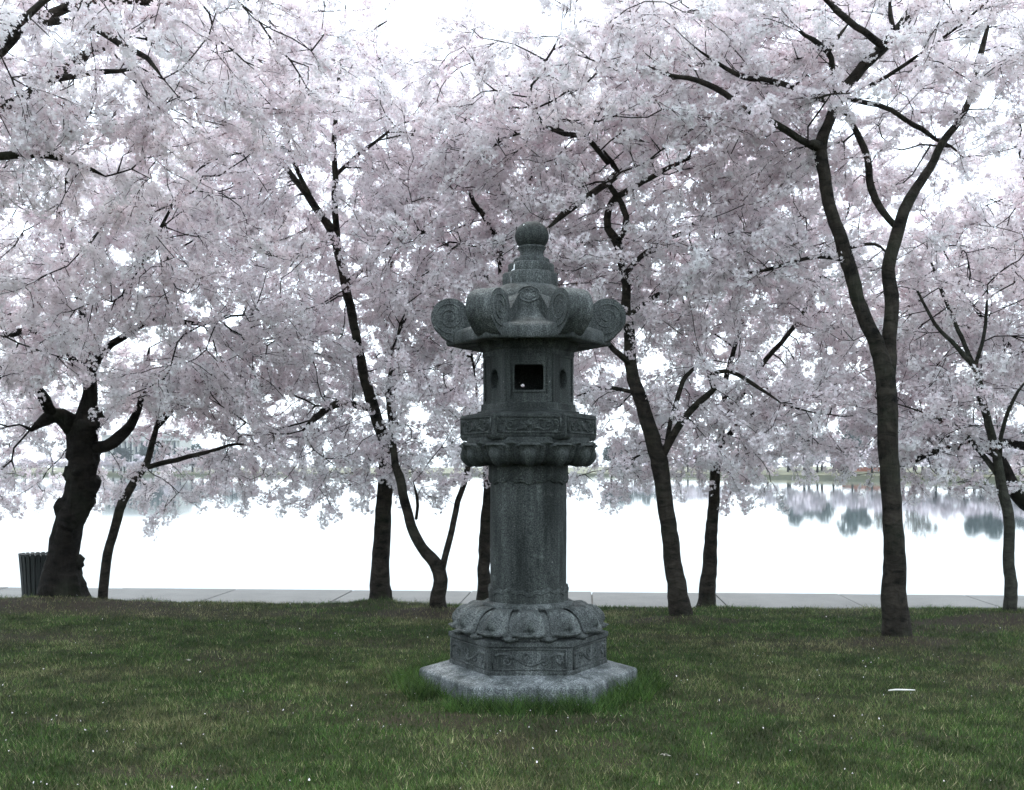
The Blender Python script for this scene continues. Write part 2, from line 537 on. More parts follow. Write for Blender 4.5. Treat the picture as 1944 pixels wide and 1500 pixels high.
def panel_mesh(name, w, h, kind):
    """carved panel lying in the xz plane, facing -y, raised border and relief"""
    mb = MB()
    b = .007
    for x0, x1, z0, z1 in ((-w/2, w/2, h/2-b, h/2), (-w/2, w/2, -h/2, -h/2+b), (-w/2, -w/2+b, -h/2+b, h/2-b), (w/2-b, w/2, -h/2+b, h/2-b)):
        mb.box((x0, -.005, z0), (x1, .004, z1))
    if kind == 'flower':                                     # open flower between curling leaves
        for k in range(9):
            a = R(-10 + 200*k/8)
            L = w*.20*(1 if k % 2 == 0 else .82)
            c, s = math.cos(a), math.sin(a)*.62
            pts = [(c*L*t + .010*math.sin(math.pi*t)*(-s), -h*.16 + s*L*t) for t in np.linspace(.12, 1, 7)]
            relief(mb, pts, .001, [.003, .0055, .007, .0075, .0065, .0045, .002])
        for sg in (-1, 1):
            relief(mb, [(sg*x, z) for x, z in spiral(w*.30, -h*.02, h*.30, h*.05, 1.25, R(-120), 1)], .001, .0045)
            relief(mb, [(sg*w*t, -h*.34 + h*.10*math.sin(t*14)) for t in np.linspace(.05, .45, 12)], .001, .004)
            relief(mb, [(sg*x, z) for x, z in spiral(w*.42, h*.12, h*.16, h*.03, 1.0, R(150), -1)], .001, .004)
            relief(mb, [(sg*w*(.14+.2*t), h*(.30-.12*t*t)) for t in np.linspace(0, 1, 6)], .001, .004)
    else:                                                    # rolling vine of the pedestal
        pts = [(w*(t-.5)*.92, h*.26*math.sin(t*2*math.pi*1.25+.6)) for t in np.linspace(0, 1, 34)]
        relief(mb, pts, .001, .006)
        for k, (cx, sg) in enumerate(((-.30, 1), (-.05, -1), (.19, 1), (.38, -1))):
            relief(mb, spiral(w*cx, -sg*h*.08, h*.24, h*.05, 1.3, R(90*sg), -sg), .001, .0045)
            for j in range(3):
                a = R(40+50*j)*sg
                relief(mb, [(w*cx + h*.25*t*math.cos(a)+.01, -sg*h*.05 + h*.34*t*math.sin(a)) for t in np.linspace(.25, 1, 6)], .001, [.003, .006, .0075, .0065, .004, .002])
    return mesh(name, mb.v, mb.f)

def petal_mesh(name, prof, half, nu=14, nv=18, raised=.020, boss=True):
    """a lotus petal in the plane of the x axis: prof gives (r, z) from neck to tip, half the half-angle"""
    pr = np.array(prof); tt = np.linspace(0, 1, len(pr))
    v, f = [], []
    for j in range(nv+1):
        for i in range(nu+1):
            u = -1 + 2*i/nu
            t = (j/nv)*(1-.17*abs(u)**2.4)
            r = np.interp(t, tt, pr[:, 0]); z = np.interp(t, tt, pr[:, 1])
            wd = half*(.78 + .22*min(1, t/.5))
            a = u*wd*(1 if t < .72 else max(.0, 1-.55*((t-.72)/.28)**2))
            dr = np.interp(min(t+.03, 1), tt, pr[:, 0])-np.interp(max(t-.03, 0), tt, pr[:, 0])
            dz = np.interp(min(t+.03, 1), tt, pr[:, 1])-np.interp(max(t-.03, 0), tt, pr[:, 1])
            L = math.hypot(dr, dz) + 1e-9
            nr, nz = abs(dz)/L, abs(dr)/L*(1 if pr[-1, 1] < pr[0, 1] else -1)
            hgt = raised*(1-abs(u)**6)*min(1, t*4)
            if boss:
                k = min(1, t*3)*(1-t**8)
                hgt += .007*math.exp(-((abs(u)-.84)/.07)**2)*k - .011*math.exp(-((abs(u)-.62)/.10)**2)*k
                q = 1-((u/(.46*(.5+.8*t)))**2+((t-.46)/.30)**2)
                if q > 0: hgt += .028*q
            r += nr*hgt; z += nz*hgt
            v.append((r*math.cos(a), r*math.sin(a), z))
    n = nu+1
    for j in range(nv):
        for i in range(nu):
            q = (j*n+i, j*n+i+1, (j+1)*n+i+1, (j+1)*n+i)
            f.append(q)
    # back side, so that the petal is a solid lip
    b = len(v)
    for j in (nv-2, nv-1, nv):
        for i in range(n):
            x, y, z = v[j*n+i]
            k = 1-.020/math.hypot(x, y)
            v.append((x*k, y*k, z - (.016 if pr[-1, 1] < pr[0, 1] else -.012)))
    for j in range(2):
        for i in range(nu):
            f.append((b+j*n+i, b+(j+1)*n+i, b+(j+1)*n+i+1, b+j*n+i+1))
    for i in range(nu):
        f.append((nv*n+i, nv*n+i+1, b+2*n+i+1, b+2*n+i))
    return mesh(name, v, f)

def lantern():
    root = empty('stone_lantern', (LX, LY, 0))
    tag(root, 'tall dark granite lantern with scrolled roof standing on the lawn', 'stone lantern')
    # ground slab, sloping towards the pedestal
    mb = MB(); mb.hexa([(.60, -.06), (.622, -.02), (.622, .088), (.612, .097), (.45, .127)])
    o = mb.build('base_slab', M_SLAB, root); bevel(o, .006, 2)
    # pedestal with carved panels
    mb = MB(); mb.hexa([(.45, .118), (.452, .145), (.446, .15), (.446, .272), (.456, .278), (.456, .304), (.40, .318)])
    ped = mb.build('pedestal', M_GRAN, root); bevel(ped, .005, 2)
    pm = panel_mesh('pedestal_panel', .40, .115, 'vine'); pm.materials.append(M_GRAN)
    for k in range(6):
        o = link('carved_panel', pm, None, ped, True)
        a = R(60*k+30); ap = .446*math.cos(R(30))
        o.location = (ap*math.cos(a), ap*math.sin(a), .211); o.rotation_euler = (0, 0, a+math.pi/2)
    # lotus base
    prof = [(.255, .462), (.315, .446), (.362, .417), (.390, .382), (.404, .352), (.420, .334), (.452, .325)]
    mb = MB(); mb.lathe([(r-.022, z-.024) for r, z in prof[:5]] + [(.385, .30)], 60, cap1=False)
    lot = mb.build('lotus_base', M_GRAN, root, True)
    pet = petal_mesh('lotus_petal', prof, R(13.6), 36, 34, .020); pet.materials.append(M_GRAN)
    for k in range(12):
        o = link('petal', pet, None, lot, True); o.rotation_euler = (0, 0, R(30*k)); o.rotation_euler[2] += R(random.uniform(-.6, .6))
    under = petal_mesh('under_petal', [(r-.010, z-.012) for r, z in prof[:-1]] + [(.442, .312)], R(7), 8, 12, .008, False); under.materials.append(M_GRAN)
    for k in range(12):
        o = link('under_petal', under, None, lot, True); o.rotation_euler = (0, 0, R(30*k+15))
    # collar and shaft
    mb = MB(); mb.lathe([(.255, .448), (.262, .46), (.258, .475), (.243, .484), (.23, .486)], 60)
    mb.build('collar', M_GRAN, root, True)
    mb = MB()
    prof = [(.2145 + .003*math.sin(t*3.1), .47 + .79*t) for t in np.linspace(0, 1, 40)]
    mb.lathe(prof, 72)
    sh = mb.build('shaft', M_GRAND, root, True); rough(sh.data, .0016, 12)
    def scallop(a, lo, hi, ph):
        q = abs(((a-ph) % (math.pi/3))/(math.pi/3)-.5)*2             # 1 at the peaks
        return lo + (hi-lo)*(.55*q**2.2 + .45*max(0, math.sin(q*math.pi*1.5))**2*.6)
    for nm, z0, e0, e1, up in (('lower_band', .48, .545, .600, True), ('upper_band', 1.262, 1.165, 1.115, False)):
        v, f, n = [], [], 144
        for i in range(n):
            a = 2*math.pi*i/n
            z = scallop(a, e0, e1, R(0 if up else 30))
            for r, zz in ((.2265, z0), (.2265, z-(.008 if up else -.008)), (.2235, z), (.212, z)):
                v.append((r*math.cos(a), r*math.sin(a), zz))
        for i in range(n):
            j = (i+1) % n
            for k in range(3):
                q = (i*4+k, j*4+k, j*4+k+1, i*4+k+1)
                f.append(q if up else q[::-1])
        link(nm, mesh(nm, v, f), M_GRAND, sh, True)
        mb = MB()                                                    # incised outline following the scallops
        pts = []
        for i in range(n+1):
            a = 2*math.pi*i/n
            z = scallop(a, e0, e1, R(0 if up else 30)) - (.020 if up else -.020)
            pts.append((.2272*math.cos(a), .2272*math.sin(a), z))
        mb.tube(pts, .0032, 5, False)
        mb.build('band_outline', M_GRAND, sh, True)
    # upper lotus under the platform
    prof = [(.235, 1.250), (.290, 1.256), (.327, 1.275), (.347, 1.305), (.357, 1.335), (.372, 1.360), (.392, 1.372)]
    mb = MB(); mb.lathe([(r-.012, z+.008) for r, z in prof[:5]] + [(.352, 1.40)], 60)
    up = mb.build('upper_lotus', M_GRAND, root, True)
    pet = petal_mesh('upper_petal', prof, R(14.0), 28, 26, raised=.016); pet.materials.append(M_GRAND)
    for k in range(12):
        o = link('petal', pet, None, up, True); o.rotation_euler = (0, 0, R(30*k+random.uniform(-1, 1)))
    un2 = petal_mesh('upper_under_petal', [(r-.004, z+.004) for r, z in prof], R(7), 8, 12, .007, False); un2.materials.append(M_GRAND)
    for k in range(12):
        o = link('under_petal', un2, None, up, True); o.rotation_euler = (0, 0, R(30*k+15))
    # platform with flower panels
    mb = MB(); mb.hexa([(.352, 1.385), (.379, 1.39), (.386, 1.402), (.389, 1.41), (.389, 1.520), (.383, 1.530), (.29, 1.545)])
    pl = mb.build('platform', M_GRAND, root); bevel(pl, .004, 2)
    pm = panel_mesh('platform_panel', .345, .092, 'flower'); pm.materials.append(M_GRAND)
    for k in range(6):
        o = link('carved_panel', pm, None, pl, True)
        a = R(60*k+30); ap = .389*math.cos(R(30))
        o.location = (ap*math.cos(a), ap*math.sin(a), 1.468); o.rotation_euler = (0, 0, a+math.pi/2)
    # fire chamber, hollow: sill, six walls with openings, lintel
    mb = MB(); mb.hexa([(.292, 1.53), (.292, 1.552), (.27, 1.556), (.27, 1.590), (.255, 1.597)])
    ch = mb.build('fire_chamber', M_GRAND, root); bevel(ch, .004, 2)
    mb = MB(); mb.hexa([(.24, 1.865), (.262, 1.862), (.262, 1.890), (.275, 1.900), (.290, 1.94), (.30, 1.96)])
    bevel(mb.build('lintel', M_GRAND, ch), .003, 2)
    W, Z0, Z1, T, ap = .254, 1.59, 1.872, .045, .254*math.cos(R(30))
    def wall(shape):
        """wall slab in xz facing -y with an opening whose outline has n points"""
        n = 48
        mb = MB()
        def outer(k):
            a = 2*math.pi*k/n
            c, s = math.cos(a), math.sin(a)
            hw, hh = W/2, (Z1-Z0)/2
            q = min(hw/max(abs(c), 1e-6), hh/max(abs(s), 1e-6))
            return c*q, s*q
        def inner(k):
            a = 2*math.pi*k/n
            c, s = math.cos(a), math.sin(a)
            if shape == 'square':
                q = min(.079/max(abs(c), 1e-6), .069/max(abs(s), 1e-6)); return c*q, s*q
            if shape == 'back':
                return c*.011+.030, s*.011-.012
            return c*.040, s*.053
        zc = (Z0+Z1)/2
        fr = [(*outer(k),) for k in range(n)]; ho = [(*inner(k),) for k in range(n)]
        inset = .62 if shape != 'square' else 1.0
        V = []
        V += [(x, 0, zc+z) for x, z in fr]                          # 0 outer front
        V += [(x, 0, zc+z) for x, z in ho]                          # 1 hole front
        V += [(x, T, zc+z) for x, z in ho]                          # 2 hole back
        V += [(x*.84, T, zc+z) for x, z in fr]                      # 3 outer back
        Fc = []
        for k in range(n):
            j = (k+1) % n
            for a_ in range(3):
                Fc.append((a_*n+k, a_*n+j, (a_+1)*n+j, (a_+1)*n+k))
            Fc.append((3*n+k, 3*n+j, j, k))
        mb.add(V, Fc)
        # raised frame round the face and round the opening
        b = .010
        hw, hh = W/2-.004, (Z1-Z0)/2
        for x0, x1, z0, z1 in ((-hw, hw, hh-.022, hh-.002), (-hw, hw, -hh+.002, -hh+.020), (-hw, -hw+.020, -hh+.020, hh-.022), (hw-.020, hw, -hh+.020, hh-.022)):
            mb.box((x0, -.006, zc+z0), (x1, .004, zc+z1))
        if shape == 'square':
            for x0, x1, z0, z1 in ((-.090, .090, .071, .081), (-.090, .090, -.081, -.071), (-.090, -.081, -.071, .071), (.081, .090, -.071, .071)):
                mb.box((x0, -.008, zc+z0), (x1, .004, zc+z1))
            for sg in (-1, 1):                                       # narrow carved posts beside the opening
                relief(mb, [(sg*.102+.004*math.sin(t*40), zc-.10+.2*t) for t in np.linspace(0, 1, 26)], 0, .0035)
        elif shape == 'round':
            mb.tube([(.046*math.cos(a), 0, zc+.060*math.sin(a)) for a in np.linspace(0, 2*math.pi, 33)], .004, 6, False)
        return mesh('wall', mb.v, mb.f)
    ms = {k: wall(k) for k in ('square', 'round', 'back')}
    for k in range(6):
        a = R(60*k+30)
        kind = 'square' if k == 4 else ('back' if k == 1 else 'round')
        me = ms[kind]
        if not me.materials: me.materials.append(M_GRAND)
        o = link('wall', me, None, ch)
        o.location = (ap*math.cos(a), ap*math.sin(a), 0); o.rotation_euler = (0, 0, a+math.pi/2)
    # roof
    mb = MB()
    hexlathe(mb, [(.26, 1.945, 1), (.43, 1.932, 1), (.462, 1.926, 1), (.470, 1.940, 1), (.468, 1.985, 1), (.455, 2.003, 1), (.42, 2.014, 1),
                  (.37, 2.030, .95), (.325, 2.052, .9), (.292, 2.080, .8), (.276, 2.110, .7), (.282, 2.122, .7), (.276, 2.150, .6), (.262, 2.185, .5),
                  (.238, 2.220, .4), (.205, 2.248, .3), (.165, 2.266, .2), (.14, 2.272, .1)])
    rf = mb.build('roof', M_GRAN, root, True); bevel(rf, .002, 1, 50); rough(rf.data, .0016, 14, 4)
    # corner scrolls
    prof = [(.20, 1.936), (.30, 1.936), (.405, 1.930), (.455, 1.948), (.497, 1.982)]
    cxr, czr, rr = .442, 2.082, .108
    for d in range(-52, 169, 8):
        prof.append((cxr+rr*math.cos(R(d)), czr+rr*math.sin(R(d))))
    prof += [(.327, 2.094), (.308, 2.112), (.285, 2.138), (.255, 2.172), (.20, 2.21)]
    m = len(prof)
    v, f = [], []
    wid = [(-.062, .97), (-.054, 1.0), (-.02, 1.012), (.02, 1.012), (.054, 1.0), (.062, .97)]
    for y, k in wid:
        for (r, z) in prof:
            v.append((cxr+(r-cxr)*k, y, czr+(z-czr)*k))
    for w_ in range(len(wid)-1):
        for i in range(m):
            j = (i+1) % m
            f.append((w_*m+i, w_*m+j, (w_+1)*m+j, (w_+1)*m+i))
    f.append(tuple(range(m))); f.append(tuple(reversed(range((len(wid)-1)*m, len(wid)*m))))
    b = MB(); b.add(v, f)
    for sg in (-1, 1):                                               # raised spiral on both cheeks
        sp = spiral(cxr, czr, .092, .010, 2.3, R(-95), 1, 60)
        sp = [(.34, 1.962), (.39, 1.966)] + sp
        b.tube([(x, sg*.062, z) for x, z in sp], [.0042]*len(sp), 6)
        b.tube([(.355, sg*.0615, 2.010), (.325, sg*.0615, 2.035), (.30, sg*.0615, 2.065), (.27, sg*.0615, 2.10)], .004, 6)
    scm = mesh('roof_scroll', b.v, b.f); scm.materials.append(M_GRAN)
    bmn = bmesh.new(); bmn.from_mesh(scm); bmesh.ops.recalc_face_normals(bmn, faces=bmn.faces); bmn.to_mesh(scm); bmn.free()
    for k in range(6):
        o = link('scroll', scm, None, rf, True); o.rotation_euler = (0, 0, R(60*k)); o.scale = (1, random.uniform(1.16, 1.24), 1)
        md = o.modifiers.new('edge', 'EDGE_SPLIT'); md.split_angle = R(40)
    mb = MB()                                                        # medallion on each slope
    for rad, th in ((.048, .004), (.032, .0035), (.016, .0035)):
        mb.tube([(rad*1.25*math.cos(a), 0, rad*math.sin(a)) for a in np.linspace(0, 2*math.pi, 29)], th, 5, False)
    for k in range(8):
        a = R(45*k)
        mb.tube([(.021*1.25*math.cos(a), 0, .021*math.sin(a)), (.029*1.25*math.cos(a), 0, .029*math.sin(a))], .005, 5)
    med = mesh('medallion', mb.v, mb.f); med.materials.append(M_GRAN)
    for k in range(6):
        o = link('medallion', med, None, rf, True); a = R(60*k+30)
        o.location = (.232*math.cos(a), .232*math.sin(a), 2.186); o.rotation_euler = (R(-22), 0, a+math.pi/2)
    # finial: lobed tiers, neck and jewel
    fx = .020
    lob = lambda a: 1 + .055*math.cos(6*a) - .02*math.cos(12*a)
    mb = MB()
    mb.lathe([(.150, 2.255), (.152, 2.27), (.152, 2.330), (.146, 2.338), (.130, 2.342)], 72, (fx*.5, 0, 0), shape=lob)
    fin = mb.build('finial', M_GRAN, root, True); bevel(fin, .003, 2, 40)
    mb = MB(); mb.lathe([(.126, 2.335), (.128, 2.345), (.126, 2.385), (.119, 2.394), (.105, 2.398)], 72, (fx*.8, 0, 0), shape=lob)
    bevel(mb.build('tier', M_GRAN, fin, True), .003, 2, 40)
    mb = MB(); mb.lathe([(.100, 2.392), (.102, 2.402), (.097, 2.420), (.084, 2.428)], 72, (fx*.9, 0, 0), shape=lob)
    bevel(mb.build('tier', M_GRAN, fin, True), .003, 2, 40)
    mb = MB(); mb.lathe([(.082, 2.42), (.072, 2.432), (.067, 2.450), (.070, 2.470), (.078, 2.480), (.080, 2.488), (.072, 2.494)], 48, (fx, 0, 0))
    mb.build('neck', M_GRAN, fin, True)
    mb = MB(); mb.lathe([(.097*math.sin(t)**.9, 2.553-.083*math.cos(t)) for t in np.linspace(.62, math.pi-.01, 24)], 48, (fx, 0, 0))
    j = mb.build('jewel', M_GRAND, fin, True)
    wm = plain('white_lichen_streak', (.62, .64, .64), .8, .15, 60)   # pale streaks run down from the jewel
    for pts, rad in (([(-.037, -.058, 2.613), (-.046, -.066, 2.60), (-.053, -.070, 2.587)], [.002, .006, .002]),
                     ([(-.092, -.078, 2.394), (-.098, -.088, 2.372), (-.100, -.092, 2.350), (-.112, -.110, 2.336), (-.116, -.117, 2.30), (-.118, -.120, 2.268)], [.002, .006, .005, .006, .004, .002])):
        mb = MB(); mb.tube([(x+fx, y*.93, z) for x, y, z in pts], rad, 6); mb.build('pale_streak', wm, j, True)
lantern()

# ------------------------------------------------------------------ cherry blossom: sprays shared by all crowns
def flower(V, Fc, MI, c, nrm, r, rnd, coarse=False):
    nrm = nrm.normalized(); t = nrm.orthogonal().normalized(); bt = nrm.cross(t)
    a0 = rnd.random()*6.28
    b = len(V)
    V.append(tuple(c - nrm*r*.25))
    for k in range(5):
        a = a0 + k*2*math.pi/5
        for da, rr, h in ((-.50, .72, .12), (0, 1.0, .30+rnd.uniform(-.2, .2)), (.50, .72, .12)):
            V.append(tuple(c + (t*math.cos(a+da)+bt*math.sin(a+da))*r*rr + nrm*r*h))
        q = b+1+3*k
        Fc.append((b, q, q+1, q+2)); MI.append(0)

def make_sprays(nvar=12):
    coll = bpy.data.collections.new('blossom_sprays')
    for vi in range(nvar):
        rnd = random.Random(100+vi)
        V, Fc, MI = [], [], []
        L = rnd.uniform(.24, .36)
        pts = [Vector((0, 0, 0))]
        d = Vector((1, 0, 0))
        for k in range(6):
            d = (d + Vector((0, rnd.uniform(-.22, .22), rnd.uniform(-.2, .22)))).normalized()
            pts.append(pts[-1] + d*L/6)
        twigs = [pts]
        for k in range(rnd.choice((1, 2, 2, 3))):
            i = rnd.randint(1, 4)
            dd = (pts[i+1]-pts[i]).normalized() + Vector((0, rnd.uniform(-1, 1), rnd.uniform(-.7, .9)))
            dd.normalize()
            l2 = rnd.uniform(.06, .15)
            twigs.append([pts[i], pts[i]+dd*l2*.5, pts[i]+(dd+Vector((.2, 0, .1)))*l2])
        poms = []
        for tw in twigs:
            mb = MB(); n = len(tw)
            mb.tube(tw, [.0036*(1-.55*i/(n-1)) for i in range(n)], 3, False)
            b = len(V); V += mb.v
            for q in mb.f: Fc.append(tuple(b+i for i in q)); MI.append(2)
            for i in range(1, n):
                if tw is pts and rnd.random() < .22: continue
                poms.append(tw[i] + Vector((rnd.gauss(0, .012), rnd.gauss(0, .02), rnd.gauss(-.008, .02))))
        for c in poms:
            pr = rnd.uniform(.028, .052)
            n = rnd.randint(9, 14)
            for k in range(n):
                u = Vector((rnd.gauss(0, 1), rnd.gauss(0, 1), rnd.gauss(-.1, 1))).normalized()
                p = c + u*pr*rnd.uniform(.75, 1.1)
                flower(V, Fc, MI, p, u + Vector((rnd.gauss(0, .35), rnd.gauss(0, .35), rnd.gauss(0, .35))), rnd.uniform(.0140, .0190), rnd)
                if rnd.random() < .25:                                # stalk with its red calyx
                    b = len(V); s = u.orthogonal().normalized()*.0022
                    V += [tuple(c*1), tuple(p-u*.004+s), tuple(p-u*.004-s)]
                    Fc.append((b, b+1, b+2)); MI.append(1)
        me = mesh('blossom_spray', V, Fc)
        for m in (M_PETAL, M_CALYX, M_TWIG): me.materials.append(m)
        me.polygons.foreach_set('material_index', MI)
        o = bpy.data.objects.new('blossom_spray', me)
        coll.objects.link(o)
    return coll
NVAR = 12
SPRAYS = make_sprays(NVAR)

def scatter_group(coll):
    g = bpy.data.node_groups.new('blossom_scatter', 'GeometryNodeTree')
    g.interface.new_socket('Geometry', in_out='INPUT', socket_type='NodeSocketGeometry')
    g.interface.new_socket('Geometry', in_out='OUTPUT', socket_type='NodeSocketGeometry')
    gi, go = g.nodes.new('NodeGroupInput'), g.nodes.new('NodeGroupOutput')
    ins = g.nodes.new('GeometryNodeInstanceOnPoints')
    ci = g.nodes.new('GeometryNodeCollectionInfo')
    ci.inputs['Collection'].default_value = coll
    ci.inputs['Separate Children'].default_value = True
    ci.inputs['Reset Children'].default_value = True
    ins.inputs['Pick Instance'].default_value = True
    def att(nm, ty):
        a = g.nodes.new('GeometryNodeInputNamedAttribute'); a.data_type = ty; a.inputs['Name'].default_value = nm
        return a.outputs['Attribute']
    lk = g.links.new
    lk(gi.outputs[0], ins.inputs['Points']); lk(ci.outputs[0], ins.inputs['Instance'])
    lk(att('vi', 'INT'), ins.inputs['Instance Index'])
    lk(att('rot', 'FLOAT_VECTOR'), ins.inputs['Rotation']); lk(att('sc', 'FLOAT'), ins.inputs['Scale'])
    lk(ins.outputs[0], go.inputs[0])
    return g
SCATTER = scatter_group(SPRAYS)

def scatter(name, items, parent):
    """items: (point, direction, scale)"""
    me = bpy.data.meshes.new(name)
    me.from_pydata([tuple(p) for p, d, s in items], [], [])
    a = me.attributes.new('rot', 'FLOAT_VECTOR', 'POINT')
    rot = []
    for p, d, s in items:
        q = Vector((1, 0, 0)).rotation_difference(d) @ Quaternion((1, 0, 0), random.uniform(-math.pi, math.pi))
        rot += list(q.to_euler())
    a.data.foreach_set('vector', rot)
    a = me.attributes.new('sc', 'FLOAT', 'POINT'); a.data.foreach_set('value', [s for p, d, s in items])
    a = me.attributes.new('vi', 'INT', 'POINT'); a.data.foreach_set('value', [random.randrange(NVAR) for _ in items])
    for m in (M_PETAL, M_CALYX, M_TWIG): me.materials.append(m)
    o = link(name, me, None, parent)
    md = o.modifiers.new('scatter', 'NODES'); md.node_group = SCATTER
    o['kind'] = 'stuff'
    return o

# ------------------------------------------------------------------ cherry trees
def catmull(pts, step):
    """pts: (Vector, radius) -> resampled list"""
    out = []
    n = len(pts)
    for i in range(n-1):
        p0, p1, p2, p3 = (pts[max(i-1, 0)], pts[i], pts[i+1], pts[min(i+2, n-1)])
        m = max(1, int((p2[0]-p1[0]).length/step))
        for k in range(m):
            t = k/m
            a = p1[0]*2; b = p2[0]-p0[0]; c = p0[0]*2-p1[0]*5+p2[0]*4-p3[0]; d = -p0[0]+p1[0]*3-p2[0]*3+p3[0]
            out.append(((a+b*t+c*t*t+d*t**3)*.5, p1[1]+(p2[1]-p1[1])*t))
    out.append(pts[-1])
    return out

def limb_mesh(name, pts, mat, parent, nseg=14, seed=0, flare=0, lump=.10, burls=()):
    rnd = random.Random(seed)
    if name == 'limb' and pts[-1][1] < .034: pts = pts[:-1] + [(pts[-1][0], pts[-1][1]*.45)]
    ps = catmull(pts, .05 if nseg > 10 else .07)
    wob = []
    for i, (p, r) in enumerate(ps):                                   # crooked growth
        k = min(1, i/3, (len(ps)-1-i)/2+.2)*min(r*.5+.004, .012)
        wob.append((p + Vector((float(fbm(i*.31+seed*3.1, seed, 8, 3))-.5, float(fbm(i*.37+seed*3.1, seed+40, 9, 3))-.5, (float(fbm(i*.37+seed*3.1, seed+80, 10, 3))-.5)))*2.6*k, r))
    ps = wob
    t0 = (ps[1][0]-ps[0][0]).normalized()
    nrm = Vector((1, 0, 0)) - t0*t0.x
    nrm.normalize()
    rs = []
    ph = rnd.random()*50
    acc = 0
    zbase = ps[0][0].z
    lobes = [rnd.random()*6.28 for _ in range(3)]
    for i, (p, r) in enumerate(ps):
        t = (ps[min(i+1, len(ps)-1)][0]-ps[max(i-1, 0)][0]).normalized()
        nrm = nrm - t*nrm.dot(t); nrm.normalize(); bn = t.cross(nrm)
        if i: acc += (p-ps[i-1][0]).length
        h = max(0, p.z-zbase)
        ring = []
        for k in range(nseg):
            a = 2*math.pi*k/nseg
            q = 1 + lump*2*(float(fbm(ph+a*1.1+math.sin(a), acc*3.5+ph, seed, 2))-.5) + lump*.7*(float(vnoise(ph+math.cos(a)*4, acc*18+math.sin(a)*4, seed+5))-.5) + lump*.6*(float(vnoise(ph+a*5, acc*34+math.sin(a)*3, seed+6))-.5)
            if flare:
                e = math.exp(-h/(.10 if flare < .7 else .17))*flare
                q *= 1 + e*(.45 + .55*max(0, math.cos(3*(a-lobes[0])))**1.5 + .3*max(0, math.cos(5*a+lobes[1])))
            dv = nrm*math.cos(a)+bn*math.sin(a)
            pt = p + dv*r*q
            for bp, br in burls:
                dd = (pt-bp).length
                if dd < br*1.6: pt = pt + dv*br*.75*math.exp(-(dd/br)**2*1.3)
            ring.append(pt)
        rs.append(ring)
    mb = MB(); mb.rings(rs)
    for bi, (bp, br) in enumerate(burls):                             # knobs swelling out of the old bark
        sp = []
        for j in range(1, 8):
            th = math.pi*j/8
            ring = []
            for k in range(12):
                a = 2*math.pi*k/12
                u = Vector((math.sin(th)*math.cos(a), math.sin(th)*math.sin(a), math.cos(th)))
                q = br*(.55+1.15*float(fbm(u.x*2+bi*7+u.z, u.y*2+u.z*1.7+bi, 5, 3)))
                ring.append(bp+Vector((u.x*q, u.y*q, u.z*q*1.15)))
            sp.append(ring)
        mb.rings(sp)
    return mb.build(name, mat, parent, True)

def grow(nodes, parents, sprout, attr, step=.13, kill=.20, iters=48, seed=0, droop=.0):
    """branches grow from the traced limbs towards the blossom (space colonisation)"""
    rnd = random.Random(seed)
    kids = [0]*len(nodes)
    alive = list(range(len(attr)))
    for it in range(iters):
        if not alive: break
        kd = kdtree.KDTree(len(nodes))
        for i, p in enumerate(nodes):
            if sprout[i]: kd.insert(p, i)
        kd.balance()
        pull = {}
        nxt = []
        for a in alive:
            p, i, d = kd.find(attr[a])
            if d < kill: continue
            nxt.append(a)
            v = (attr[a]-p)/d
            w = pull.get(i)
            pull[i] = v if w is None else w+v
        alive = nxt
        if not pull: break
        for i, v in pull.items():
            if kids[i] > 3: sprout[i] = False; continue
            if v.length < 1e-4: v = Vector((rnd.gauss(0, 1), rnd.gauss(0, 1), rnd.gauss(0, 1)))
            v.normalize()
            par = parents[i]
            if par >= 0:
                pd = nodes[i]-nodes[par]
                if pd.length > 1e-5: v = v + pd.normalized()*.35
            v = v + Vector((rnd.gauss(0, .20), rnd.gauss(0, .20), rnd.gauss(0, .18)-droop))
            v.normalize()
            nodes.append(nodes[i]+v*step); parents.append(i); sprout.append(True); kids.append(0); kids[i] += 1
    return nodes, parents

